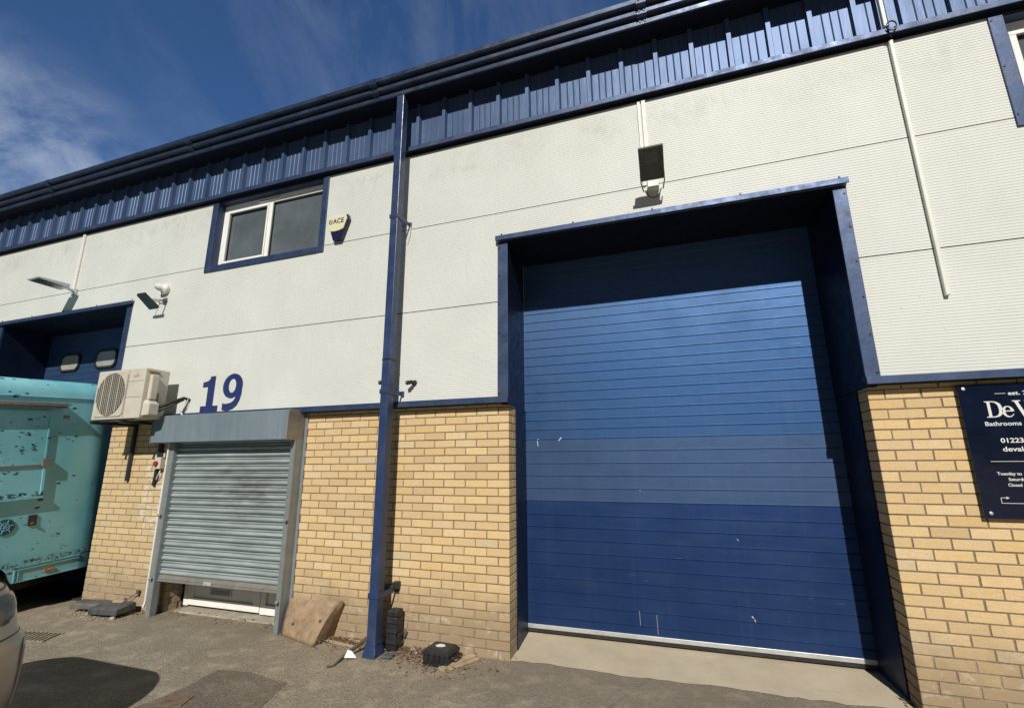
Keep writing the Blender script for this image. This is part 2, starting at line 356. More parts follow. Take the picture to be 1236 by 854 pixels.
# ------------------------------------------------------------------ mesh helpers
class MB:
    def __init__(s):
        s.v = []; s.f = []; s.mi = []; s.c = []; s.m = 0; s.col = (1, 1, 1)
    def add(s, vs, fs):
        o = len(s.v); s.v += [tuple(v) for v in vs]
        for f in fs:
            s.f.append(tuple(o + i for i in f)); s.mi.append(s.m); s.c.append(s.col)
        return s
    def box(s, x0, x1, y0, y1, z0, z1):
        vs = [(x, y, z) for x in (x0, x1) for y in (y0, y1) for z in (z0, z1)]
        return s.add(vs, [(0, 1, 3, 2), (4, 6, 7, 5), (0, 4, 5, 1), (2, 3, 7, 6), (0, 2, 6, 4), (1, 5, 7, 3)])
    def obox(s, c, size, rot=(0, 0, 0)):
        from mathutils import Euler
        E = Euler(rot).to_matrix(); c = Vector(c); h = Vector(size) / 2
        vs = [c + E @ Vector((sx * h.x, sy * h.y, sz * h.z)) for sx in (-1, 1) for sy in (-1, 1) for sz in (-1, 1)]
        return s.add(vs, [(0, 1, 3, 2), (4, 6, 7, 5), (0, 4, 5, 1), (2, 3, 7, 6), (0, 2, 6, 4), (1, 5, 7, 3)])
    def bar(s, a, b, w, h=None, up=(0, 0, 1)):
        """rectangular bar from a to b"""
        a = Vector(a); b = Vector(b); h = h or w; d = (b - a).normalized(); u = Vector(up)
        if abs(d.dot(u)) > .95: u = Vector((0, 1, 0))
        r = d.cross(u).normalized() * w / 2; t = r.cross(d).normalized() * h / 2
        vs = [p + i * r + j * t for p in (a, b) for i, j in ((-1, -1), (1, -1), (1, 1), (-1, 1))]
        return s.add(vs, [(3, 2, 1, 0), (4, 5, 6, 7), (0, 1, 5, 4), (1, 2, 6, 5), (2, 3, 7, 6), (3, 0, 4, 7)])
    def tube(s, pts, r, n=10, cap=True):
        pts = [Vector(p) for p in pts]; rs = r if isinstance(r, (list, tuple)) else [r] * len(pts)
        rings = []; prev = None
        for i, p in enumerate(pts):
            d = (pts[min(i + 1, len(pts) - 1)] - pts[max(i - 1, 0)]).normalized()
            u = prev if prev is not None else (Vector((0, 0, 1)) if abs(d.z) < .9 else Vector((0, 1, 0)))
            a = (u - d * u.dot(d)).normalized(); bb = d.cross(a); prev = a
            rings.append([p + rs[i] * (math.cos(t) * a + math.sin(t) * bb) for t in [2 * math.pi * k / n for k in range(n)]])
        vs = [v for g in rings for v in g]; fs = []
        for i in range(len(rings) - 1):
            for k in range(n):
                fs.append((i * n + k, i * n + (k + 1) % n, (i + 1) * n + (k + 1) % n, (i + 1) * n + k))
        if cap:
            fs.append(tuple(reversed(range(n)))); fs.append(tuple((len(rings) - 1) * n + k for k in range(n)))
        return s.add(vs, fs)
    def prism(s, pts, a, b, axis='x'):
        """closed profile swept along an axis; pts are (y,z) for x, (x,z) for y, (x,y) for z"""
        n = len(pts)
        def P(p, t): return {'x': (t, p[0], p[1]), 'y': (p[0], t, p[1]), 'z': (p[0], p[1], t)}[axis]
        vs = [P(p, a) for p in pts] + [P(p, b) for p in pts]
        fs = [(i, (i + 1) % n, n + (i + 1) % n, n + i) for i in range(n)]
        tri = tessellate_polygon([[Vector((p[0], p[1], 0)) for p in pts]])
        for t in tri: fs.append(tuple(t)); fs.append(tuple(n + i for i in reversed(t)))
        return s.add(vs, fs)
    def shape(s, loops, y, thick, o=(0, 0), sx=1, sz=1, shear=0):
        """flat glyph in the xz plane facing -y, loops: outer first, then holes"""
        L = [[Vector((o[0] + p[0] * sx + p[1] * shear, o[1] + p[1] * sz, 0)) for p in l] for l in loops]
        flat = [v for l in L for v in l]
        tri = tessellate_polygon(L); k = len(flat)
        vs = [(v.x, y, v.y) for v in flat] + [(v.x, y + thick, v.y) for v in flat]
        fs = [tuple(t) for t in tri]; b0 = 0
        for l in L:
            m_ = len(l)
            for i in range(m_): fs.append((b0 + i, b0 + (i + 1) % m_, k + b0 + (i + 1) % m_, k + b0 + i))
            b0 += m_
        return s.add(vs, fs)
    def loft(s, rings, closed=True, cap=(True, True)):
        n = len(rings[0]); vs = [v for g in rings for v in g]; fs = []
        for i in range(len(rings) - 1):
            for k in range(n if closed else n - 1):
                fs.append((i * n + k, i * n + (k + 1) % n, (i + 1) * n + (k + 1) % n, (i + 1) * n + k))
        if cap[0]: fs.append(tuple(reversed(range(n))))
        if cap[1]: fs.append(tuple((len(rings) - 1) * n + k for k in range(n)))
        return s.add(vs, fs)

def wloc(o):
    v = Vector((0, 0, 0))
    while o: v += o.location; o = o.parent
    return v
def build(mb, name, mats, parent=None, origin=None, bevel=0, smooth=False, seg=2, flip=True):
    if not isinstance(mats, (list, tuple)): mats = [mats]
    o0 = wloc(parent) if parent else Vector(origin or (0, 0, 0))
    me = bpy.data.meshes.new(name)
    me.from_pydata([tuple(Vector(v) - o0) for v in mb.v], [], mb.f)
    for m in mats: me.materials.append(M[m] if isinstance(m, str) else m)
    for p, i in zip(me.polygons, mb.mi): p.material_index = i
    if any(c != (1, 1, 1) for c in mb.c):
        at = me.color_attributes.new('bc', 'FLOAT_COLOR', 'CORNER')
        for p, c in zip(me.polygons, mb.c):
            for li in p.loop_indices: at.data[li].color = (*c, 1)
    if flip:
        bm = bmesh.new(); bm.from_mesh(me); bmesh.ops.recalc_face_normals(bm, faces=bm.faces); bm.to_mesh(me); bm.free()
    if smooth:
        for p in me.polygons: p.use_smooth = True
        try: me.set_sharp_from_angle(angle=R(smooth if smooth is not True else 40))
        except Exception: pass
    o = bpy.data.objects.new(name, me); col.objects.link(o)
    if parent: o.parent = parent
    else: o.location = o0
    if bevel:
        md = o.modifiers.new('bevel', 'BEVEL'); md.width = bevel; md.segments = seg; md.limit_method = 'ANGLE'; md.angle_limit = R(35)
    return o
def build_each(mb, name, mats, parent=None, **k):
    """every loose piece of the builder becomes a part of its own"""
    par = list(range(len(mb.v)))
    def root(i):
        while par[i] != i: par[i] = par[par[i]]; i = par[i]
        return i
    for f in mb.f:
        for q in f[1:]: par[root(q)] = root(f[0])
    gr = {}
    for fi, f in enumerate(mb.f): gr.setdefault(root(f[0]), []).append(fi)
    out = []
    for fl_ in gr.values():
        o = MB(); mp = {}
        for fi in fl_:
            for q in mb.f[fi]:
                if q not in mp: mp[q] = len(o.v); o.v.append(mb.v[q])
            o.f.append(tuple(mp[q] for q in mb.f[fi])); o.mi.append(mb.mi[fi]); o.c.append(mb.c[fi])
        out.append(build(o, name, mats, parent, **k))
    return out
def thing(name, label, cat, loc, group=None):
    o = bpy.data.objects.new(name, None); col.objects.link(o); o.location = loc; o.empty_display_size = .1
    return tag(o, label, cat, group)
def tag(o, label=None, cat=None, group=None, kind=None):
    if label: o['label'] = label
    if cat: o['category'] = cat
    if group: o['group'] = group
    if kind: o['kind'] = kind
    return o
def text_loops(mb, txt, x, z, size, y, thick=.0015, bold=0, align='LEFT', stretch=1.0):
    cu = bpy.data.curves.new('t', 'FONT'); cu.body = txt; cu.size = size; cu.offset = bold; cu.align_x = align; cu.resolution_u = 3
    ob = bpy.data.objects.new('t', cu); col.objects.link(ob)
    dg = bpy.context.evaluated_depsgraph_get(); me = bpy.data.meshes.new_from_object(ob.evaluated_get(dg))
    vs = [(x + v.co.x * stretch, y, z + v.co.y) for v in me.vertices]
    mb.add(vs, [tuple(p.vertices) for p in me.polygons])
    w = max([v.co.x for v in me.vertices] + [0]) * stretch
    bpy.data.objects.remove(ob); bpy.data.curves.remove(cu); bpy.data.meshes.remove(me)
    return w
def ell(cx, cz, rx, rz, a0=0, a1=360, n=24, full=True):
    k = n if full else n + 1
    return [(cx + rx * math.cos(R(a0 + (a1 - a0) * i / n)), cz + rz * math.sin(R(a0 + (a1 - a0) * i / n))) for i in range(k)]

# ------------------------------------------------------------------ key dimensions
W = 2.895                 # clear width between the brick corners of the big door
YC = -.06                 # face of the white cladding (brick face is y = 0)
J0, J1, J2, JT = 2.263, 3.218, 4.192, 5.125
DY = .60                  # plane of the sectional doors
LX0, LX1 = -8.52, -5.60   # left door opening
XE0, XE1 = -17.0, 11.5    # extent of the terrace

# ------------------------------------------------------------------ ground
g = MB(); g.add([(-150, -150, 0), (150, -150, 0), (150, 150, 0), (-150, 150, 0)], [(0, 1, 2, 3)])
tag(build(g, 'ground', 'asphalt', flip=False), kind='structure')
# repair patch with a crumbled edge
def ragged(pts, amp, step=.05):
    out = []
    for i, p in enumerate(pts):
        q = pts[(i + 1) % len(pts)]; d = math.dist(p, q); k = max(1, int(d / step))
        for j in range(k):
            t = j / k; out.append((p[0] + (q[0] - p[0]) * t + random.uniform(-amp, amp), p[1] + (q[1] - p[1]) * t + random.uniform(-amp, amp)))
    return out
def sheet(pts, z):
    tri = tessellate_polygon([[Vector((*p, 0)) for p in pts]])
    return MB().add([(p[0], p[1], z) for p in pts], [tuple(t) for t in tri])
pp = ragged([(-2.24, -.90), (-1.94, -.86), (-1.50, -.92), (-1.40, -1.25), (-1.25, -2.6), (-2.35, -2.6), (-2.19, -1.2)], .010)
o = build(sheet(pp, .004), 'asphalt_patch', 'asphalt2', flip=False); tag(o, kind='structure')
pp = ragged([(-.03, -.02), (2.93, .02), (2.93, .14), (2.86, .62), (-.03, .62)], .0)
# concrete ramp under the big door
c = MB()
nx = 40; rows = []
for (yy, zz, amp) in ((.015, .004, .016), (.12, .012, 0), (.35, .027, 0), (.75, .042, 0)):
    rows.append([(-.03 + (W + .04) * i / nx, yy + (random.uniform(-amp, amp) + .012 * math.sin(i * .35) if amp else 0) + .03 * i / nx * (1 if yy < .3 else 0), zz) for i in range(nx + 1)])
c.loft(rows, closed=False, cap=(False, False))
tag(build(c, 'concrete_apron', 'concrete', smooth=True), kind='structure')
c = MB(); c.prism([(.10, 0), (.12, .012), (.34, .018), (.34, 0)], -4.14, -2.45, 'x')
tag(build(c, 'doorstep_slab', mk('dirty_step_concrete', (.36, .32, .25), .9, var=.2, scale=12, bump=.4, dirt=((.2, .16, .11), .6, .45)), bevel=.004), kind='structure')
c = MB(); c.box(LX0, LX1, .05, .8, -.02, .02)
tag(build(c, 'shade_dark_threshold', mk('shade_dark_concrete', (.028, .026, .023), .8, var=.3)), kind='structure')  # near-black tint paints the shade beneath the trailer

# ------------------------------------------------------------------ the building
wh = thing('industrial_unit', 'terrace of blue and white clad industrial units above yellow brick piers', 'building', (0, 0, 0))

BC = [(.71, .53, .295), (.75, .565, .315), (.68, .50, .27), (.74, .575, .35), (.71, .53, .30), (.64, .475, .27), (.73, .54, .27), (.70, .51, .295)]
def brick_pier(x0, x1, joint, zt=2.215, left_ret=False, right_ret=False, name='brick_wall', label=None, y=0.0, x_mir=1, z_rows=30):
    """stretcher bond; joint = x of a corner from which the bond is set out, x_mir its direction"""
    b = MB(); mt = MB()
    L, H, J = .225, .075, .010
    for r in range(z_rows):
        z0 = r * H; z1 = z0 + H - J
        if z0 > zt: break
        z1 = min(z1, zt)
        off = -.1125 if r % 2 == 0 else 0.0
        k0 = int((x0 - joint) / L) - 3; k1 = int((x1 - joint) / L) + 3
        for k in range(k0, k1):
            a = joint + k * L + (off if x_mir > 0 else -off) ; e = a + L - J
            a2, e2 = max(a + J, x0), min(e + J, x1)
            if x_mir < 0: a2, e2 = max(a, x0), min(e, x1)
            if e2 - a2 < .02: continue
            s = random.random(); c = random.choice(BC); f = random.uniform(.92, 1.06)
            if s < .04: f *= .82
            elif s > .965: c = (.70, .495, .24)
            elif s > .93: c = (.66, .54, .36)
            b.col = tuple(min(1, q * f) for q in c)
            dy = random.uniform(-.0010, .0022); q1 = random.uniform(-.0012, .0012); q2 = random.uniform(-.0012, .0012); t1 = random.uniform(-.0009, .0009)
            ja = 0 if abs(a2 - x0) < .001 else random.uniform(-.0015, .002); je = 0 if abs(e2 - x1) < .001 else random.uniform(-.002, .0015)
            b.add([(xx_, yy_, zz_) for (xx_, yy_, zz_) in ((a2 + ja, y + dy + t1, z0 + q1), (a2 + ja, y + dy, z1 + q1), (a2 + ja, y + .05, z0 + q1), (a2 + ja, y + .05, z1 + q1), (e2 + je, y + dy, z0 + q2), (e2 + je, y + dy - t1, z1 + q2), (e2 + je, y + .05, z0 + q2), (e2 + je, y + .05, z1 + q2))], [(0, 1, 3, 2), (4, 6, 7, 5), (0, 4, 5, 1), (2, 3, 7, 6), (0, 2, 6, 4), (1, 5, 7, 3)])
        for flag, xx, sg in ((left_ret, x0, 1), (right_ret, x1, -1)):
            if flag:
                segs = [(.0525, .2)] if r % 2 == 0 else [(.0525, .1025), (.1125, .2)]
                for (ya, yb) in segs:
                    c = random.choice(BC); f = random.uniform(.9, 1.05); b.col = tuple(min(1, q * f) for q in c)
                    b.box(min(xx, xx + sg * .05), max(xx, xx + sg * .05), y + ya - .003, y + yb, z0, z1)
    b.m = 1; b.col = (.2, .17, .12)
    b.box(x0 + .005, x1 - .005, y + .006, y + .198, -.05, zt - .002)
    o = build(b, name, ['brick', 'mortar'], wh, bevel=.0018, seg=1)
    if label: o['label'] = label
    return o
brick_pier(-2.45, 0, 0, right_ret=True)
brick_pier(W, XE1, W, left_ret=True, x_mir=-1)
brick_pier(LX1 + .015, -4.30, 0, left_ret=False)
brick_pier(XE0, LX0 - .015, 0)
# reveal beside the entrance door
b = MB()
for r in range(28):
    segs = [(.003, .10), (.11, .25)] if r % 2 else [(.003, .21), (.22, .25)]
    for ya, yb in segs:
        b.col = tuple(q * random.uniform(.75, .95) for q in random.choice(BC)); b.box(-4.30, -4.245, .05 + ya, yb, r * .075, r * .075 + .065)
b.m = 1; b.col = (.2, .17, .12); b.box(-4.299, -4.25, .055, .26, 0, 2.1)
build(b, 'brick_reveal', ['brick', 'mortar'], wh)

# --- microrib cladding
def clad(x0, x1, z0, z1, name='cladding_panel'):
    mb = MB(); pts = []; z = z0
    # ribs are set out from J0 so that all pieces line up
    P = .0238
    k = math.ceil((z0 - J0) / P); zz = J0 + k * P
    pts.append((YC, z0))
    while zz < z1 - .006:
        if zz > z0 + .004:
            pts += [(YC, zz - .0045), (YC + .0021, zz - .002), (YC + .0021, zz + .002), (YC, zz + .0045)]
        zz += P
    pts.append((YC, z1))
    rings = [[(x, p[0], p[1]) for p in pts] for x in (x0, x1)]
    mb.loft(rings, closed=False, cap=(False, False))
    # returned edges so the sheet has thickness
    mb.add([(x0, YC, z0), (x1, YC, z0), (x1, YC + .03, z0), (x0, YC + .03, z0)], [(0, 1, 2, 3)])
    mb.add([(x0, YC, z1), (x1, YC, z1), (x1, YC + .03, z1), (x0, YC + .03, z1)], [(0, 1, 2, 3)])
    o = build(mb, name, 'clad', wh, flip=False)
    return o
G = .0048
WX0, WX1, WZ0, WZ1 = -4.235, -2.31, 4.11, 5.13        # upper window opening incl. trim
RX0 = 4.13                                            # right-hand window trim
def strip(x0, x1, zlo, zhi):
    cuts = [zlo] + [j for j in (J1, J2) if zlo + .01 < j < zhi - .01] + [zhi]
    for a, b_ in zip(cuts[:-1], cuts[1:]):
        clad(x0, x1, a + (G if a in (J1, J2) else 0), b_ - (G if b_ in (J1, J2) else 0))
DHZ = 3.86
strip(-.03, W + .03, DHZ, JT)                        # above the big door
strip(WX1 - .03, -.03, J0 - .01, JT)
strip(WX0 + .03, WX1 - .03, J0 - .01, WZ0 + .03)
strip(LX1 + .03, WX0 + .03, J0 - .01, JT)
strip(LX0 - .03, LX1 + .03, 3.82, JT)
strip(XE0, LX0 - .03, J0 - .01, JT)
strip(W + .03, RX0 + .03, J0 - .01, JT)
strip(RX0 + .03, RX0 + 1.9, J0 - .01, WZ0 + .03)
strip(RX0 + 1.9, XE1, J0 - .01, JT)
# dark backing seen in the joints, and the core of the wall
b = MB()
for (x0, x1, z0, z1) in ((XE0, LX0, 2.2, 5.9), (LX1, WX0 + .06, 2.2, 5.9), (WX0 + .06, WX1 - .06, 2.2, WZ0 + .06), (WX1 - .06, 0, 2.2, 5.9), (LX0, LX1, 3.9, 5.9), (0, W, 3.9, 5.9), (W, RX0 + .06, 2.2, 5.9), (RX0 + .06, RX0 + 1.8, 2.2, WZ0 + .06), (RX0 + 1.8, XE1, 2.2, 5.9)):
    b.box(x0, x1, YC + .008, .18, z0, z1)
b.box(WX0 + .06, WX1 - .06, YC + .008, .18, 5.135, 5.9); b.box(RX0 + .06, RX0 + 1.8, YC + .008, .18, 5.135, 5.9)
build(b, 'wall_core', 'clad_joint', wh)

# --- base flashing (drip)
def flash(x0, x1):
    b = MB(); b.prism([(YC - .004, J0 + .004), (YC - .032, J0 - .002), (YC - .034, J0 - .058), (YC - .024, J0 - .060), (YC - .022, J0 - .030), (.0, J0 - .030), (.0, J0 + .004)], x0, x1, 'x')
    build(b, 'base_flashing', 'navy', wh, bevel=.002)
flash(-2.38, .02); flash(W - .02, XE1); flash(LX1 - .02, -4.35); flash(XE0, LX0 + .02); flash(-4.348, -2.382)

# --- door surrounds
def surround(x0, x1, zt, label=None):
    """trim around a door opening: two jamb faces, projecting head flashing, deep lined reveal"""
    for sgn, xa, xb in ((-1, x0 - .088, x0 + .018), (1, x1 - .018, x1 + .080)):
        b = MB(); b.box(xa, xb, YC - .012, YC + .02, J0 - .058, zt - .004)
        o = build(b, 'jamb_flashing', 'navy', wh, bevel=.003)
        s = MB()
        for k in range(6):
            zz = J0 + .03 + k * (zt - J0 - .1) / 5
            s.tube([((xa + .018 if sgn < 0 else xb - .018), YC - .012, zz), ((xa + .018 if sgn < 0 else xb - .018), YC - .019, zz)], .008, 8)
        build_each(s, 'fixing', 'black_metal', o)
    b = MB(); b.prism([(YC, zt + .06), (YC - .050, zt + .052), (YC - .052, zt), (YC - .042, zt - .002), (YC - .04, zt + .02), (YC, zt + .02)], x0 - .10, x1 + .095, 'x')
    o = build(b, 'head_flashing', 'navy', wh, bevel=.002)
    s = MB(); n_ = 5
    for k in range(n_):
        xx = x0 - .05 + (x1 - x0 + .1) * k / (n_ - 1)
        s.tube([(xx, YC, zt + .085), (xx, YC - .008, zt + .085)], [.010, .006], 8)
    build_each(s, 'fixing', 'lampgrey', o)
    # lining of the reveal
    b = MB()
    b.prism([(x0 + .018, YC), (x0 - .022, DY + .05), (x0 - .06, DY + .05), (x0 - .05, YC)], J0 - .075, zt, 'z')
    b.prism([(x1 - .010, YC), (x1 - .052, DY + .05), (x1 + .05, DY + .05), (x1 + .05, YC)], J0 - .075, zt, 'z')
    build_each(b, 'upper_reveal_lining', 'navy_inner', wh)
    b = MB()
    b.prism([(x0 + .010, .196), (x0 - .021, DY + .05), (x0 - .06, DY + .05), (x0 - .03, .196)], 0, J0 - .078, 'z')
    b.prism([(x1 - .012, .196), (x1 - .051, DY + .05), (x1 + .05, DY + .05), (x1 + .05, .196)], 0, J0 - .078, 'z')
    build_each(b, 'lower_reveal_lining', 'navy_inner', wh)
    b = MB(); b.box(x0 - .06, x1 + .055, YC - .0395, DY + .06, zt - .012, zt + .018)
    build(b, 'head_soffit', 'navy_shade', wh)
surround(0, W, DHZ)
surround(LX0, LX1, 3.82)

# --- sectional doors
def sectional(x0, x1, zb, zt, lines, windows=()):
    b = MB(); pts = []
    pts.append((DY, zb))
    for z in lines:
        pts += [(DY, z - .006), (DY + .006, z - .002), (DY + .006, z + .000), (DY - .0006, z + .0065), (DY, z + .013)]
    pts.append((DY, zt)); n = 12
    xs = [x0 + (x1 - x0) * i / n for i in range(n + 1)]
    b.loft([[(x, p[0] + .0025 * math.sin(x * 2.3 + p[1] * 1.7), p[1]) for p in pts] for x in xs], closed=False, cap=(False, False))
    b.box(x0, x1, DY + .012, DY + .05, zb, zt)
    o = build(b, 'sectional_door', 'door', wh, flip=False)
    return o
lines = [.1 + .09 + i * .1178 for i in range(0, 10)]
lines = [z for z in lines if z < 1.24]
lines += [1.266 + i * .1228 for i in range(0, 5)]
z = 1.880
while z < 3.84: lines.append(z); z += .0985
lines = sorted(lines)
d1 = sectional(-.03, W - .045, .118, 3.86, lines)
tag(d1, 'big blue door with darker lower panels')
b = MB(); b.box(-.025, W - .047, DY - .006, DY + .03, .084, .122)
seal = build(b, 'bottom_rail', 'alum', d1, bevel=.003)
b = MB(); b.box(-.025, W - .047, DY + .002, DY + .03, .052, .0835)
build(b, 'rubber_seal', 'black', d1)
b = MB()
for (x, z, dx, dz, w) in ((.11, 1.87, .004, -.055, .010), (.11, 1.885, .015, .004, .008), (.335, 1.868, .035, .030, .013), (1.985, .36, .020, -.035, .012), (1.995, .345, .012, -.03, .008), (1.93, .98, .014, -.02, .006), (1.12, 1.385, .008, -.01, .005), (1.2, .30, .001, -.16, .003), (1.05, .32, .001, -.12, .003)):
    y = DY - .004; p0 = Vector((x, y, z)); p1 = Vector((x + dx, y, z + dz)); nrm = Vector((-(p1 - p0).z, 0, (p1 - p0).x)).normalized() * w / 2
    b.add([p0 + nrm * .4, p0 - nrm, p1 - nrm * .3, p1 + nrm], [(0, 1, 2, 3)])
build_each(b, 'scuff_mark', 'scuff', d1)
b = MB(); b.box(-.035, -.018, DY - .03, DY - .004, .1, 3.84)
build(b, 'edge_track', 'alum', d1, bevel=.002)
l2 = []; z = .2
while z < 3.8: l2.append(z); z += .1
d2 = sectional(LX0 - .04, LX1 - .04, .03, 3.82, l2)
tag(d2, 'blue door with two rounded windows')
for (xa, xb) in ((-8.16, -7.66), (-7.28, -6.76)):
    def rr(x0, x1, z0, z1, r, n=6):
        pts = []
        for cx, cz, a in ((x1 - r, z1 - r, 0), (x0 + r, z1 - r, 90), (x0 + r, z0 + r, 180), (x1 - r, z0 + r, 270)):
            for i in range(n + 1): pts.append((cx + r * math.cos(R(a + 90 * i / n)), cz + r * math.sin(R(a + 90 * i / n))))
        return pts
    b = MB(); b.shape([rr(xa, xb, 3.15, 3.46, .11), list(reversed(rr(xa + .035, xb - .035, 3.185, 3.425, .085)))], DY - .024, .022)
    fr = build(b, 'door_window_frame', 'black', d2, bevel=.003)
    b = MB(); b.shape([rr(xa + .03, xb - .03, 3.18, 3.43, .085)], DY - .012, .006)
    build(b, 'pane', 'frosted', fr)

# --- eaves band: trapezoidal steel
def band(x0, x1):
    pts = []; x = x0 + .0
    pitch = .3335; ph = 1.262 % pitch
    x = math.ceil((x0 - ph) / pitch) * pitch + ph
    pts.append((x0, YC))
    while x < x1 - .1:
        if x > x0:
            pts += [(x - .026, YC), (x - .020, YC - .042), (x + .018, YC - .042), (x + .032, YC)]
            for q in (.1, .165, .23):
                if x + q + .01 < x1: pts += [(x + q - .007, YC), (x + q, YC - .006), (x + q + .007, YC)]
        x += pitch
    pts.append((x1, YC))
    b = MB(); b.loft([[(p[0], p[1], z) for p in pts] for z in (5.195, 5.90)], closed=False, cap=(False, False))
    o = build(b, 'eaves_cladding', 'band', wh, flip=False)
    s = MB(); x = math.ceil((x0 - ph) / pitch) * pitch + ph
    while x < x1 - .2:
        s.tube([(x + .05, YC, 5.225), (x + .05, YC - .012, 5.225)], [.012, .008], 8); x += pitch
    build_each(s, 'fixing', 'black_metal', o)
band(XE0, XE1)
b = MB(); b.prism([(YC - .002, 5.215), (YC - .066, 5.207), (YC - .068, 5.152), (YC - .060, 5.150), (YC - .056, 5.17), (YC - .012, 5.165), (YC - .012, JT - .004), (YC - .002, JT - .004)], XE0, XE1, 'x')
build(b, 'eaves_flashing', 'navy', wh, bevel=.002)
b = MB(); b.prism([(YC - .013, 5.164), (YC - .055, 5.169), (YC - .055, 5.166), (YC - .016, 5.150), (YC - .016, JT - .010), (YC - .013, JT - .010)], XE0, XE1, 'x'); build(b, 'drip_shade_strip', 'navy_shade', wh)  # dark strip added to paint the shade below the flashing

# --- gutter: three stepped ribs and a deep soffit
XG0, XG1 = XE0 - .1, XE1 + .1
prof = [(YC + .05, 5.785), (-.300, 5.765), (-.312, 5.770), (-.314, 5.815), (-.306, 5.826), (-.285, 5.842), (-.345, 5.846), (-.362, 5.850), (-.364, 5.894), (-.356, 5.904), (-.335, 5.918), (-.398, 5.922), (-.414, 5.927), (-.416, 5.975), (-.404, 5.985), (-.38, 5.985), (-.36, 5.93), (YC + .05, 5.93)]
b = MB(); b.prism(prof, XG0, XG1, 'x')
gut = build(b, 'gutter', 'gutter', wh, bevel=.003)
b = MB(); b.prism([(YC - .004, 5.777), (-.290, 5.760), (-.290, 5.7635), (YC - .004, 5.781)], XE0, XE1, 'x'); build(b, 'soffit_shade_plate', 'navy_shade', wh)  # near-black plate paints the shade under the gutter
for x in (-13.6, -10.5, -7.45, -4.45, -1.50, 1.50, 4.5, 7.5):
    b = MB()
    b.prism([(-.300, 5.764), (-.316, 5.767), (-.318, 5.826), (-.349, 5.832), (-.366, 5.839), (-.368, 5.896), (-.402, 5.902), (-.418, 5.909), (-.420, 5.978), (-.410, 5.978), (-.3, 5.80)], x - .045, x + .045, 'x')
    for zz, yy in ((5.797, -.318), (5.867, -.368), (5.945, -.42)):
        for q in (-.022, .022): b.tube([(x + q, yy, zz), (x + q, yy - .006, zz)], .009, 8)
    b.bar((x + .01, -.29, 5.768), (x + .03, -.10, 5.777), .012, .006)
    build(b, 'gutter_joint', 'gutter', gut)
b = MB(); b.add([(XG0, -.38, 5.987), (XG1, -.38, 5.987), (XG1, 9, 6.7), (XG0, 9, 6.7)], [(0, 1, 2, 3)])
b.add([(XG0, 9, 6.7), (XG1, 9, 6.7), (XG1, 18, 5.98), (XG0, 18, 5.98)], [(0, 1, 2, 3)])
build(b, 'roof', 'roof', wh)
b = MB(); b.box(XE0, XE0 + .2, 0, 17.6, 0, 5.9); b.box(XE1 - .2, XE1, 0, 17.6, 0, 5.9); b.box(XE0, XE1, 17.6, 17.8, 0, 5.9)
build_each(b, 'end_wall', 'clad', wh)
b = MB()
b.add([(XE0 + .1, -.3, 5.93), (XE0 + .1, 9, 6.68), (XE0 + .1, 18, 5.93)], [(0, 1, 2)]); b.add([(XE1 - .1, -.3, 5.93), (XE1 - .1, 9, 6.68), (XE1 - .1, 18, 5.93)], [(0, 1, 2)])
build_each(b, 'gable', 'band', wh)

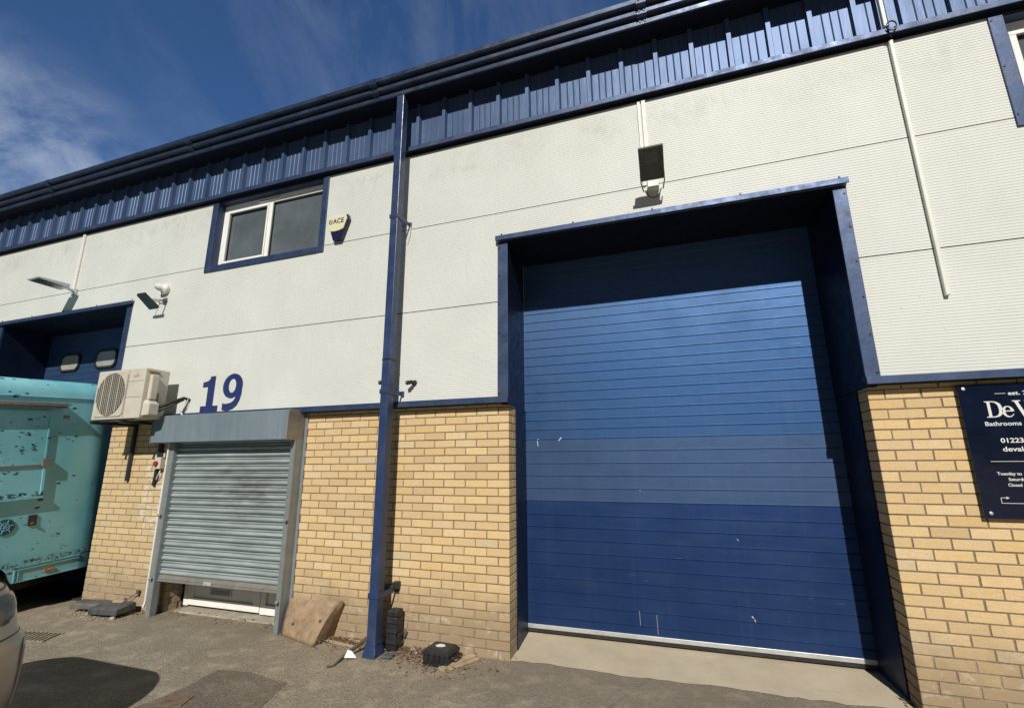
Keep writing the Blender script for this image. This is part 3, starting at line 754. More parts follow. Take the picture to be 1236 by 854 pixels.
# --- upper windows
def window(x0, x1, z0, z1, label):
    b = MB()
    b.box(x0, x0 + .095, YC - .014, YC + .02, z0, z1); b.box(x1 - .085, x1, YC - .014, YC + .02, z0, z1)
    b.box(x0 + .0955, x1 - .0855, YC - .016, YC + .02, z0, z0 + .078)
    # reveal lining
    b.box(x0 + .075, x0 + .0955, YC + .021, .12, z0 + .06, z1); b.box(x1 - .0855, x1 - .065, YC + .021, .12, z0 + .06, z1)
    b.box(x0 + .0956, x1 - .0857, YC + .021, .12, z0 + .058, z0 + .0775); b.box(x0 + .0956, x1 - .0857, YC + .005, .12, z1 - .02, z1)
    tr = build(b, 'window', 'navy', wh, bevel=.003); tr['label'] = label
    s = MB()
    for k in range(3):
        s.tube([(x0 + .018, YC - .014, z0 + .1 + k * (z1 - z0 - .15) / 2), (x0 + .018, YC - .02, z0 + .1 + k * (z1 - z0 - .15) / 2)], .007, 8)
        s.tube([(x1 - .018, YC - .014, z0 + .1 + k * (z1 - z0 - .15) / 2), (x1 - .018, YC - .02, z0 + .1 + k * (z1 - z0 - .15) / 2)], .007, 8)
    build_each(s, 'fixing', 'black_metal', tr)
    fx0, fx1, fz0, fz1 = x0 + .097, x1 - .087, z0 + .079, z1 - .021
    ya, yb = .035, .10
    f = MB(); t = .058
    f.box(fx0, fx1, ya, yb, fz0, fz0 + t); f.box(fx0, fx1, ya, yb, fz1 - t * 1.6, fz1)
    f.box(fx0, fx0 + t, ya, yb, fz0 + t + .0005, fz1 - t * 1.6 - .0005); f.box(fx1 - t, fx1, ya, yb, fz0 + t + .0005, fz1 - t * 1.6 - .0005)
    mid = fx0 + (fx1 - fx0) * .47
    f.box(mid - t * .55, mid + t * .55, ya - .004, yb, fz0 + t + .0005, fz1 - t * 1.6 - .0005)
    # opening sash on the left
    sx0, sx1, sz0, sz1 = fx0 + t + .004, mid - t * .55 - .003, fz0 + t + .004, fz1 - t * 1.6 - .004
    for (a, b_, c_, d_) in ((sx0, sx1, sz0, sz0 + .03), (sx0, sx1, sz1 - .03, sz1), (sx0, sx0 + .045, sz0 + .0305, sz1 - .0305), (sx1 - .02, sx1, sz0 + .0305, sz1 - .0305)):
        f.box(a, b_, ya - .012, yb - .01, c_, d_)
    fr = build(f, 'frame', 'upvc', tr, bevel=.004)
    v = MB(); v.box(mid - .22, mid + .16, ya - .014, ya + .01, fz1 - .058, fz1 - .036); v.box(mid - .2, mid + .14, ya - .016, ya - .0135, fz1 - .05, fz1 - .044)
    build(v, 'trickle_vent', ['upvc'], fr, bevel=.002)
    v = MB(); v.box(mid - .2, mid + .14, ya - .0175, ya - .0165, fz1 - .051, fz1 - .043); build(v, 'vent_slot', 'black', fr)
    gk = MB()
    for (a, b_) in ((sx0 + .045, sx1 - .02), (mid + t * .55, fx1 - t)):
        gz0, gz1 = (sz0 + .03, sz1 - .03) if a < mid else (fz0 + t, fz1 - t * 1.6)
        for q in ((a, a + .012, gz0, gz1), (b_ - .008, b_, gz0, gz1), (a, b_, gz0, gz0 + .006), (a, b_, gz1 - .012, gz1)): gk.box(q[0], q[1], ya + .012, ya + .03, q[2], q[3])
    build(gk, 'gasket', 'black', fr)
    p = MB(); p.box(fx0 + .02, fx1 - .02, ya + .031, ya + .036, fz0 + .02, fz1 - .03)
    build(p, 'pane', 'glass', fr)
window(WX0, WX1, WZ0, WZ1, 'navy trimmed white window beside the alarm box')
window(RX0, RX0 + 1.9, WZ0, WZ1, 'navy trimmed white window at the right edge')

# --- entrance door behind the shutter
e = MB(); Y0 = .25
x0, x1 = -4.20, -2.45
e.box(x0, x0 + .075, Y0, Y0 + .07, .03, 2.1); e.box(x0 + .0755, x1, Y0, Y0 + .07, 2.03, 2.1)
e.box(-3.03, -2.955, Y0 - .002, Y0 + .07, .03, 2.029)
e.box(-2.9545, x1, Y0, Y0 + .07, .03, .13)
fr = build(e, 'entrance_door', 'upvc', wh, bevel=.005)
e = MB(); a0, a1 = x0 + .08, -3.035
e.box(a0, a1, Y0 - .008, Y0 + .05, .045, .125); e.box(a0, a0 + .075, Y0 - .008, Y0 + .05, .1255, 2.02); e.box(a1 - .09, a1, Y0 - .008, Y0 + .05, .1255, 2.02)
e.box(a0 + .0755, a1 - .0905, Y0 + .012, Y0 + .04, .1255, 2.02)
e.box(-2.95, x1, Y0 + .02, Y0 + .05, .131, 2.02)
lf = build(e, 'door_leaf', 'upvc', fr, bevel=.004)
e = MB(); e.box(-3.80, -3.47, Y0 + .003, Y0 + .0115, .165, .235); e.m = 1; e.box(-3.775, -3.495, Y0 - .002, Y0 + .0025, .18, .222)
build(e, 'letterbox', ['alum', 'galv'], fr, bevel=.003)
e = MB(); e.box(x0 - .1, x1, Y0 + .075, Y0 + .1, 0, 2.2); build(e, 'door_backing', 'black', wh)
e = MB(); e.box(-2.4495, -2.40, .05, .3, 0, 2.1); build(e, 'reveal_side', 'mortar', wh)

# ------------------------------------------------------------------ unit number
nb = thing('unit_number', 'bold blue number 19 stuck on the white cladding', 'number', (-3.64, YC, 2.27))
one = [(0, 0), (.64, 0), (.64, .165), (.445, .165), (.445, 1), (.265, 1), (.25, .93), (.19, .875), (.09, .85), (0, .845), (0, .70), (.195, .70), (.195, .165), (0, .165)]
b = MB(); b.shape([one], YC - .0035, .003, (-3.962, 2.268), .44, .435, 0); build(b, 'digit', 'numblue', nb, flip=False)
nine = ell(.36, .665, .36, .345, -12, 232, 26, False) + [(.22, .355), (.33, .325), (.44, .345), (.515, .39), (.48, .30), (.42, .24), (.33, .20), (.20, .185), (.10, .19), (.05, .21), (.05, .02), (.14, 0), (.28, -.01), (.44, .03), (.58, .12), (.67, .27), (.71, .44)]
hole = list(reversed(ell(.345, .675, .135, .195, 0, 360, 20)))
b = MB(); b.shape([nine, hole], YC - .0035, .003, (-3.63, 2.272), .43, .437, 0); build(b, 'digit', 'numblue', nb, flip=False)

# ------------------------------------------------------------------ roller shutter
rs = thing('roller_shutter', 'grey steel roller shutter nearly closed in front of the entrance door', 'roller shutter', (-3.4, 0, 0))
b = MB(); b.box(-4.455, -2.407, -.25, -.002, 1.905, 2.222)
hood = build(b, 'hood', 'box', rs, bevel=.006)
b = MB(); b.prism([(-.254, 1.902), (-.254, 2.226), (-.235, 2.232), (-.001, 2.232), (-.001, 1.902)], -2.4065, -2.400, 'x'); b.obox((-2.399, -.12, 2.12), (.002, .05, .015), (0, 0, 0))
build(b, 'hood_end', 'brown_metal', rs)
b = MB(); b.prism([(-.254, 1.902), (-.254, 2.226), (-.235, 2.232), (-.001, 2.232), (-.001, 1.902)], -4.462, -4.4555, 'x'); build(b, 'hood_end', 'brown_metal', rs)
prof = []; z = .43; P = .0765
while z < 1.93:
    for i in range(8):
        t = i / 7; prof.append((-.060 - .021 * math.sin(math.pi * (.1 + .87 * t)), z + .004 + .044 * t))
    prof += [(-.052, z + .0495)]
    for i in range(4):
        t = i / 3; prof.append((-.062 - .008 * math.sin(math.pi * t), z + .052 + .017 * t))
    prof += [(-.046, z + P - .005), (-.046, z + P - .001)]
    z += P
b = MB(); n = 16
for k in range(1):
    b.loft([[(x, p[0] + .003 * math.sin(x * 5 + p[1] * 9), p[1]) for p in prof] for x in [-4.215 + 1.775 * i / n for i in range(n + 1)]], closed=False, cap=(False, False))
cur = build(b, 'curtain', 'shutter', rs, smooth=50)
b = MB(); b.prism([(-.045, .362), (-.084, .362), (-.086, .385), (-.08, .43), (-.05, .433)], -4.250, -2.425, 'x')
b.box(-4.23, -2.43, -.094, -.087, .366, .378); b.box(-4.26, -2.43, -.091, -.085, .392, .402)
br = build(b, 'bottom_rail', 'brown_metal', rs, bevel=.002)
b = MB(); b.box(-3.50, -3.38, -.099, -.0945, .372, .408); b.tube([(-3.46, -.0995, .392), (-3.46, -.106, .392)], .010, 10); build(b, 'lock_plate', 'alum', br, bevel=.002)
b = MB(); b.box(-4.270, -4.205, -.128, -.055, 0, 1.904); b.box(-4.270, -4.262, -.055, -.002, 0, 1.904)
build(b, 'guide', 'galv', rs, bevel=.003)
b = MB(); b.box(-2.452, -2.396, -.128, -.10, 0, 1.904); b.box(-2.406, -2.396, -.0995, -.002, 0, 1.904); b.box(-2.3955, -2.360, -.012, -.002, 0, 2.21)
build(b, 'guide', 'galv', rs, bevel=.003)
for (x, z) in ((-4.238, .40), (-2.418, .30), (-2.405, 1.08), (-4.25, 1.08)):
    b = MB(); b.tube([(x, -.127, z), (x, -.15, z), (x, -.158, z)], [.012, .012, .019], 10); b.tube([(x, -.158, z), (x, -.170, z)], [.019, .010], 10)
    build(b, 'pin_lock', 'galv', rs, smooth=True)
b = MB(); b.bar((-4.284, -.135, .15), (-4.284, -.135, 1.90), .022, .022); b.bar((-4.30, -.14, .10), (-4.284, -.135, .15), .022, .022)
tag(build(b, 'conduit', 'trunk', origin=(-4.34, -.05, .1), bevel=.003), 'thin white conduit running down the left edge of the shutter', 'conduit')

# isolator switch beside it
iso = thing('isolator_switch', 'grey switch box with a red knob on brick left of the shutter', 'switch', (-4.53, 0, 1.60))
b = MB(); b.box(-4.60, -4.50, -.06, -.001, 1.60, 1.74); build(b, 'switch_body', 'acwhite', iso, bevel=.006)
b = MB(); b.tube([(-4.565, -.061, 1.665), (-4.565, -.085, 1.665)], [.032, .028], 16); build(b, 'knob', 'red', iso, smooth=True)
b = MB(); b.bar((-4.58, -.015, 1.90), (-4.565, -.015, 1.74), .035, .02); b.bar((-4.60, -.015, 1.60), (-4.625, -.015, 1.40), .04, .02); build_each(b, 'conduit', 'black', iso)
b = MB(); b.tube([(-4.53, -.02, 1.60), (-4.52, -.04, 1.55), (-4.55, -.04, 1.50), (-4.58, -.02, 1.47)], .007, 6); build(b, 'cable', 'trunk', iso, smooth=True)

# ------------------------------------------------------------------ downpipe
dp = thing('drainpipe', 'square navy steel drainpipe standing between the shutter and the big door', 'drainpipe', (-1.19, -.25, 0))
PX0, PX1, PY0, PY1 = -1.236, -1.146, -.305, -.205
b = MB(); b.box(PX0, PX1, PY0, PY1, .10, 5.775); pipe = build(b, 'pipe', 'pipe', dp, bevel=.006)
b = MB(); b.loft([[(PX0 - a, PY0 - c, z), (PX1 + a, PY0 - c, z), (PX1 + a, PY1 + .01, z), (PX0 - a, PY1 + .01, z)] for a, c, z in ((.020, .028, 0), (.018, .022, .03), (.006, .006, .08), (.006, .006, .12))])
build(b, 'shoe', 'pipe', dp, bevel=.003)
for z in (.47, 2.32, 4.22):
    b = MB()
    b.box(PX0 - .008, PX1 + .008, PY0 - .006, PY0 - .001, z, z + .045); b.box(PX0 - .008, PX0 - .002, PY0, -.065 if z > 2 else -.002, z, z + .045); b.box(PX1 + .002, PX1 + .008, PY0, -.065 if z > 2 else -.002, z, z + .045)
    b.box(PX1 + .002, PX1 + .03, (-.075 if z > 2 else -.012), (-.062 if z > 2 else -.002), z - .005, z + .05)
    b.tube([(PX1 - .03, PY0 - .007, z + .022), (PX1 - .03, PY0 - .012, z + .022)], .008, 8)
    build(b, 'bracket', 'pipe', dp, bevel=.001)
b = MB(); b.box(PX0 - .003, PX1 + .003, PY0 - .003, PY1 + .003, 2.66, 2.67); build(b, 'joint_line', 'navy_inner', dp)
b = MB(); b.tube([(PX1 + .02, -.07, 4.22), (PX1 + .025, -.085, 4.15), (PX1 + .01, -.08, 4.08), (PX1 - .01, -.075, 4.02)], .004, 6)
tag(build(b, 'loose_wire', 'trunk', origin=(PX1, -.07, 4.0), smooth=True), 'short loose wire hanging from the upper pipe bracket', 'wire')

# ------------------------------------------------------------------ alarm box
al = thing('alarm_box', 'cream and blue alarm sounder box on the white cladding beside the window', 'alarm', (-2.08, YC, 4.2))
def hexa(sc_, y):   # tapered hexagon
    cx, cz = -2.085, 4.36
    pts = [(-.135, .155), (.125, .155), (.145, .09), (.055, -.155), (-.06, -.155), (-.15, .09)]
    return [(cx + p[0] * sc_, y, cz + p[1] * sc_) for p in pts]
b = MB(); b.loft([hexa(1.0, YC - .001), hexa(1.0, YC - .05), hexa(.93, YC - .062)]); build(b, 'back_box', 'bellblue', al, bevel=.004)
cx, cz = -2.085, 4.36
b = MB(); b.shape([[(cx - .128, cz + .143), (cx + .118, cz + .143), (cx + .132, cz + .085), (cx + .092, cz - .03), (cx + .05, cz - .045), (cx, cz - .052), (cx - .05, cz - .052), (cx - .098, cz - .04), (cx - .14, cz + .085)]], YC - .074, .014)
build(b, 'cover', 'bellcream', al, bevel=.003)
b = MB(); text_loops(b, 'ACE', cx - .055, cz + .045, .085, YC - .0755, bold=.0018, stretch=.95)
b.shape([[(cx - .115, cz + .10), (cx - .115, cz + .06), (cx - .10, cz + .04), (cx - .082, cz + .04), (cx - .067, cz + .06), (cx - .067, cz + .10), (cx - .078, cz + .10), (cx - .078, cz + .062), (cx - .088, cz + .052), (cx - .096, cz + .052), (cx - .104, cz + .062), (cx - .104, cz + .10)]], YC - .0755, .001)
b.box(cx - .095, cx - .087, YC - .0757, YC - .075, cz + .065, cz + .10)
build(b, 'lettering', 'numblue', al, flip=False)

# ------------------------------------------------------------------ CCTV cameras
def cctv(x, z, aim, label):
    t = thing('security_camera', label, 'camera', (x, YC, z), 'bullet cameras either side of the drainpipe')
    b = MB(); b.tube([(x, YC, z), (x, YC - .018, z)], [.030, .026], 14); b.tube([(x, YC - .018, z), (x + aim * .012, YC - .045, z)], .011, 8); build(b, 'mount', 'black_metal', t, smooth=True)
    a = Vector((x + aim * .0, YC - .045, z + .006)); e_ = a + Vector((aim * .040, -.040, -.014))
    b = MB(); b.tube([a, a + (e_ - a) * .12, e_, e_ + (e_ - a) * .12], [.012, .020, .022, .020], 14); build(b, 'housing', 'black', t, smooth=True)
    b = MB(); e2 = e_ + (e_ - a) * .125; b.tube([e2, e2 + (e_ - a).normalized() * .003], .016, 12); build(b, 'lens', 'lampglass', t)
cctv(-1.325, 2.47, -1, 'black bullet camera on the cladding left of the drainpipe')
cctv(-1.0, 2.45, -1, 'black bullet camera on the cladding right of the drainpipe')

# ------------------------------------------------------------------ floodlight above the big door
fl = thing('floodlight', 'square dark floodlight mounted above the big door', 'floodlight', (1.47, YC, 4.15))
A = Vector((1.368, -.24, 4.135)); Bv = Vector((1.578, -.24, 4.135)); T = Vector((.004, -.235, .175))
nrm = T.cross(Bv - A).normalized(); nrm = nrm if nrm.z < 0 else -nrm      # outward: down and out
def slab(o, a, b_, t, d0, d1, u0=0, u1=1, v0=0, v1=1):
    ex = b_ - a
    P0 = [a + ex * u + t * v for u, v in ((u0, v0), (u1, v0), (u1, v1), (u0, v1))]
    vs = [p + nrm * d0 for p in P0] + [p + nrm * d1 for p in P0]
    o.add(vs, [(0, 1, 2, 3), (7, 6, 5, 4), (0, 4, 5, 1), (1, 5, 6, 2), (2, 6, 7, 3), (3, 7, 4, 0)])
b = MB(); slab(b, A, Bv, T, -.075, -.02, .06, .94, .06, .94); slab(b, A, Bv, T, -.02, 0)
slab(b, A, Bv, T, .0005, .012, 0, 1, 0, .06); slab(b, A, Bv, T, .0005, .012, 0, 1, .94, 1); slab(b, A, Bv, T, .0005, .012, 0, .06, .0605, .9395); slab(b, A, Bv, T, .0005, .012, .94, 1, .0605, .9395); slab(b, A, Bv, T, .0005, .010, .0605, .9395, .40, .44)
build(b, 'housing', 'lampgrey', fl, bevel=.003)
b = MB(); slab(b, A, Bv, T, .001, .006, .06, .94, .06, .94); build(b, 'glass', 'lampglass', fl)
b = MB(); slab(b, A, Bv, T, .0065, .009, .25, .75, .52, .86); build(b, 'reflector', 'lampgrey', fl)
b = MB()
for xx in (1.372, 1.575):
    b.tube([(xx, -.30, 4.165), (xx, -.23, 4.12), (xx + (.015 if xx < 1.4 else -.015), -.12, 4.10)], .006, 6)
b.tube([(1.40, -.063, 4.14)] + [(1.475 + .06 * math.cos(R(a)), -.075, 4.12 + .07 * math.sin(R(a))) for a in range(180, 361, 20)] + [(1.545, -.063, 4.14)], .005, 6)
build(b, 'stirrup', 'lampgrey', fl, smooth=True)
b = MB(); b.box(1.425, 1.525, -.125, YC - .001, 4.12, 4.19); build(b, 'junction_box', 'trunk', fl, bevel=.006)
b = MB(); b.box(1.385, 1.412, YC - .016, YC - .001, 4.19, JT - .005); b.box(1.424, 1.462, YC - .018, YC - .001, 4.19, JT - .005)
tag(build(b, 'cable_trunking', 'trunk', origin=(1.42, YC, 4.19), bevel=.002), 'white trunking dropping to the floodlight above the big door', 'trunking')

# street style lamp over the left door
sl = thing('wall_lamp', 'flat grey lamp head on a short arm above the left door', 'lamp', (-7.0, YC, 4.2))
b = MB()
tip0, tip1 = Vector((-7.02, -.56, 4.205)), Vector((-6.78, -.56, 4.215))
in0, in1 = Vector((-6.96, -.20, 4.175)), Vector((-6.74, -.20, 4.185))
up = Vector((0, 0, .035))
b.loft([[tip0, tip1, tip1 + up * .6, tip0 + up * .6], [(tip0 + in0) / 2, (tip1 + in1) / 2, (tip1 + in1) / 2 + up * 1.2, (tip0 + in0) / 2 + up * 1.2], [in0, in1, in1 + up * 1.6, in0 + up * 1.6]])
build(b, 'housing', 'alum', sl, bevel=.006)
b = MB(); q = Vector((0, 0, -.004)); b.add([tip0 * .93 + in1 * .07 + q, tip1 * .93 + in0 * .07 + q, in1 * .85 + tip0 * .15 + q, in0 * .85 + tip1 * .15 + q], [(0, 1, 2, 3)]); build(b, 'glass', 'lampglass', sl)
b = MB(); b.tube([(-6.84, -.22, 4.21), (-6.85, -.12, 4.19), (-6.86, YC, 4.17)], .020, 10); b.box(-6.91, -6.81, -.085, YC - .001, 4.12, 4.22); build(b, 'arm', 'alum', sl, smooth=True)
b = MB(); b.box(-6.93, -6.875, YC - .022, YC - .001, 4.225, JT - .005)
tag(build(b, 'cable_trunking', 'trunk', origin=(-6.9, YC, 4.2), bevel=.002), 'white trunking rising from the lamp above the left door', 'trunking')

# small floodlight and sounder
sf = thing('small_floodlight', 'small black slanted floodlight near the corner of the left door', 'floodlight', (-4.98, YC, 3.75))
b = MB(); b.loft([[(-5.02, -.34, 3.80), (-4.86, -.34, 3.80), (-4.86, -.34, 3.83), (-5.02, -.34, 3.83)], [(-5.0, -.17, 3.655), (-4.84, -.17, 3.655), (-4.84, -.15, 3.69), (-5.0, -.15, 3.69)]]); build(b, 'housing', 'black_metal', sf, bevel=.004)
b = MB()
for dx in (-.1, .04): b.tube([(-4.9 + dx, -.24, 3.765), (-4.89 + dx, -.09, 3.80), (-4.88 + dx, YC, 3.79)], .006, 6)
b.tube([(-5.0, -.09, 3.80), (-4.86, -.09, 3.80)], .006, 6); b.tube([(-4.86, -.07, 3.80), (-4.87, -.065, 3.70), (-4.90, -.065, 3.62)], .004, 6)
b.box(-4.92, -4.85, -.075, YC - .001, 3.76, 3.84)
build(b, 'bracket', 'lampgrey', sf)
sr = thing('siren', 'small round white sounder above the small black floodlight', 'sounder', (-4.92, YC, 3.99))
b = MB(); b.tube([(-4.90, YC - .001, 3.965), (-4.90, -.095, 3.968), (-4.905, -.10, 3.968)], [.075, .075, .06], 20); build(b, 'base', 'trunk', sr, smooth=True)
b = MB(); b.tube([(-4.91, -.10, 3.97), (-4.93, -.14, 3.98), (-4.95, -.18, 3.99)], [.045, .05, .03], 16); build(b, 'dome', 'trunk', sr, smooth=True)

# vertical white pole conduit near the right window
cp = thing('white_conduit', 'long thin white conduit pipe hanging down the cladding at the right', 'conduit', (3.5, YC, 2.8))
b = MB(); b.box(3.459, 3.489, YC - .034, YC - .001, 2.835, JT - .012); build(b, 'lower_pipe', 'trunk', cp, bevel=.006)
b = MB(); b.box(3.425, 3.455, YC - .085, YC - .045, 5.218, 5.80); build(b, 'upper_pipe', 'trunk', cp, bevel=.006)
b = MB(); b.tube([(3.445, -.13, 5.25)] + [(3.475 + .035 * math.cos(R(a)), -.145, 5.205 + .045 * math.sin(R(a))) for a in range(150, -180, -25)] + [(3.47, -.11, 5.12)], .006, 6)
build_each(b, 'cable', 'black', cp, smooth=True)

# ------------------------------------------------------------------ air conditioner
ac = thing('air_conditioner', 'beige outdoor air conditioning unit on brackets beside the number 19', 'air conditioner', (-4.76, -.24, 2.17))
AX0, AX1, AY0, AY1, AZ0, AZ1 = -5.175, -4.345, -.50, -.215, 2.175, 2.77
b = MB(); b.box(AX0, AX1, AY0, AY1, AZ0, AZ1); body = build(b, 'casing', 'acwhite', ac, bevel=.012, seg=3)
fc = (AX0 + .29, AZ0 + .30); fr_ = .235
b = MB(); b.shape([rr(AX0 + .03, AX0 + .545, AZ0 + .035, AZ1 - .03, .05), list(reversed(ell(fc[0], fc[1], fr_ + .012, fr_ + .022, n=40)))], AY0 - .010, .009)
build(b, 'fan_panel', 'acwhite', ac, bevel=.004)
b = MB(); b.shape([ell(fc[0], fc[1], fr_ + .010, fr_ + .020, n=40)], AY0 - .003, .002); build(b, 'fan_opening', 'acdark', ac)
b = MB()
for i in range(-10, 11):
    z = fc[1] + i * .0235; h = math.sqrt(max(0, 1 - ((z - fc[1]) / (fr_ + .02)) ** 2)) * (fr_ + .01)
    if h > .02: b.box(fc[0] - h, fc[0] + h, AY0 - .014, AY0 - .010, z - .0016, z + .0016)
for i in range(-7, 8):
    x = fc[0] + i * .033; h = math.sqrt(max(0, 1 - ((x - fc[0]) / (fr_ + .01)) ** 2)) * (fr_ + .02)
    if h > .02: b.box(x - (.006 if i % 4 == 0 else .0022), x + (.006 if i % 4 == 0 else .0022), AY0 - .018, AY0 - .0142, fc[1] - h, fc[1] + h)
build(b, 'fan_guard', 'acwhite', ac)
b = MB()
for zz in (AZ0 + .25, AZ0 + .44): b.box(AX0 + .56, AX1 - .01, AY0 - .0015, AY0 - .0005, zz, zz + .003)
b.box(AX0 + .555, AX0 + .559, AY0 - .002, AY0 - .0005, AZ0 + .02, AZ1 - .02); build(b, 'panel_seam', 'acdark', ac)
b = MB(); text_loops(b, 'FUJITSU', AX0 + .635, AZ1 - .105, .030, AY0 - .002, bold=.0006); b.shape([ell(AX0 + .70, AZ1 - .068, .018, .009, n=12)], AY0 - .002, .001); build(b, 'badge', 'decalred', ac, flip=False)
b = MB(); b.box(AX1 + .001, AX1 + .055, AY0 + .05, AY0 + .135, AZ0 + .22, AZ1 - .08); b.box(AX1 + .001, AX1 + .022, AY0 + .17, AY0 + .23, AZ0 + .17, AZ0 + .31)
build_each(b, 'side_cover', 'acwhite', ac, bevel=.012)
b = MB(); b.loft([[(AX1 + .001, AY0 + .02, AZ0 + .03), (AX1 + .095, AY0 + .035, AZ0 + .04), (AX1 + .095, AY0 + .15, AZ0 + .04), (AX1 + .001, AY0 + .17, AZ0 + .03)], [(AX1 + .001, AY0 + .02, AZ0 + .17), (AX1 + .095, AY0 + .035, AZ0 + .17), (AX1 + .095, AY0 + .15, AZ0 + .17), (AX1 + .001, AY0 + .17, AZ0 + .17)], [(AX1 + .001, AY0 + .04, AZ0 + .22), (AX1 + .03, AY0 + .06, AZ0 + .22), (AX1 + .03, AY0 + .13, AZ0 + .22), (AX1 + .001, AY0 + .15, AZ0 + .22)]])
build(b, 'valve_cover', 'acwhite', ac, bevel=.008)
b = MB(); b.loft([[(AX1 + .002, AY0 + .10 + .07 * math.cos(t), AZ1 - .045 + .016 * math.sin(t)) for t in [2 * math.pi * k / 14 for k in range(14)]], [(AX1 + .012, AY0 + .10 + .06 * math.cos(t), AZ1 - .045 + .010 * math.sin(t)) for t in [2 * math.pi * k / 14 for k in range(14)]]]); build(b, 'handle', 'copper', ac)
b = MB()
for x in (-5.11, -4.60):
    b.box(x - .02, x + .02, -.034, -.002, 1.455, 2.17); b.box(x - .018, x + .018, -.53, -.035, 2.128, 2.160)
    b.box(x + .0205, x + .026, -.03, -.002, 1.46, 2.17)
b.box(AX0 - .02, AX1 - .1, -.50, -.47, 2.1605, 2.172); b.box(AX0, AX1 - .1, -.27, -.24, 2.1605, 2.172)
build(b, 'bracket', 'black_metal', ac, bevel=.002)
b = MB(); b.tube([(AX1 + .06, AY0 + .14, AZ0 + .12), (AX1 + .12, -.25, AZ0 + .20), (AX1 + .17, -.12, AZ0 + .27), (AX1 + .19, -.06, AZ0 + .25)], .018, 8); b.tube([(AX1 + .06, AY0 + .15, AZ0 + .08), (AX1 + .12, -.24, AZ0 + .16), (AX1 + .17, -.12, AZ0 + .25)], .012, 8)
build_each(b, 'pipework', 'black', ac, smooth=True)
b = MB()
for dx in (0, .02): b.tube([(AX1 + .18 + dx, -.09, AZ0 + .26), (AX1 + .16 + dx, -.10, AZ0 + .18), (AX1 + .13 - dx, -.10, AZ0 + .10), (AX1 + .16, -.10, AZ0 + .05)], .005, 6)
build_each(b, 'cable', 'trunk', ac, smooth=True)

# ------------------------------------------------------------------ shop sign
sg = thing('shop_sign', 'navy sign panel with silver lettering fixed to the right brick pier', 'sign', (3.9, 0, 1.26))
SX0, SX1, SZ0, SZ1 = 3.425, 4.62, 1.262, 2.172
b = MB(); b.box(SX0, SX1, -.034, -.028, SZ0, SZ1); pn = build(b, 'panel', 'signblue', sg, bevel=.001)
for (x, z) in ((SX0 + .034, SZ1 - .03), (SX0 + .036, SZ0 + .035), (SX1 - .034, SZ1 - .03), (SX1 - .034, SZ0 + .035)):
    b = MB(); b.tube([(x, -.002, z), (x, -.0275, z)], .007, 8); b.tube([(x, -.0345, z), (x, -.042, z), (x, -.044, z)], [.011, .011, .006], 12); build(b, 'standoff_screw', 'alum', sg, smooth=True)
ty = -.0355
b = MB()
def stroke_rect(x0, x1, z0, z1): b.add([(x0, ty, z0), (x1, ty, z0), (x1, ty, z1), (x0, ty, z1)], [(0, 1, 2, 3)])
def fit(txt, x0, x1, z, size, bold):
    t = MB(); w_ = text_loops(t, txt, 0, 0, size, ty, bold=bold)
    text_loops(b, txt, x0, z, size, ty, bold=bold, stretch=(x1 - x0) / w_)
stroke_rect(3.631, 3.690, 2.099, 2.102)
fit('est. 20', 3.702, 3.83, 2.088, .037, .0008)
# D e V  in a high contrast serif
s = .113
def D(x, z):
    b.shape([[(0, 0), (.42, 0), (.62, .05), (.77, .18), (.83, .36), (.83, .62), (.77, .82), (.62, .95), (.42, 1), (0, 1), (0, .955), (.12, .93), (.12, .07), (0, .045)], [(.27, .06), (.27, .94), (.40, .94), (.54, .88), (.63, .74), (.66, .5), (.63, .26), (.54, .12), (.40, .06)]], ty, .0012, (x, z), s, s)
def E_(x, z):
    b.shape([ell(.30, .335, .29, .345, 0, 335, 28, False) + [(.52, .17), (.42, .07), (.32, .05), (.22, .10), (.17, .22), (.165, .34), (.59, .34)], list(reversed([(.17, .40), (.43, .40), (.43, .48), (.39, .58), (.30, .63), (.22, .58), (.18, .49)]))], ty, .0012, (x, z), s, s)
def V_(x, z):
    b.shape([[(0, 1), (0, .955), (.1, .93), (.40, -.01), (.50, -.01), (.78, .93), (.88, .955), (.88, 1), (.58, 1), (.58, .955), (.71, .93), (.50, .24), (.27, .93), (.40, .955), (.40, 1)]], ty, .0012, (x, z), s, s)
D(3.560, 1.936); E_(3.648, 1.936); V_(3.715, 1.936)
fit('Bathrooms', 3.538, 3.738, 1.879, .040, .0007)
fit('01223', 3.603, 3.727, 1.763, .044, .0010)
fit('devale', 3.603, 3.742, 1.705, .044, .0008)
stroke_rect(3.524, 4.52, 1.636, 1.639)
fit('Tuesday to', 3.543, 3.674, 1.547, .028, .0005)
fit('Saturday', 3.597, 3.700, 1.510, .028, .0005)
fit('Closed', 3.588, 3.662, 1.473, .028, .0005)
stroke_rect(3.532, 3.535, 1.362, 1.400); stroke_rect(3.5355, 4.52, 1.362, 1.365); stroke_rect(3.5355, 3.565, 1.397, 1.400)
b.add([(3.562, ty, 1.407), (3.580, ty, 1.3985), (3.562, ty, 1.390)], [(0, 1, 2)])
build(b, 'lettering', 'signtext', sg, flip=False)

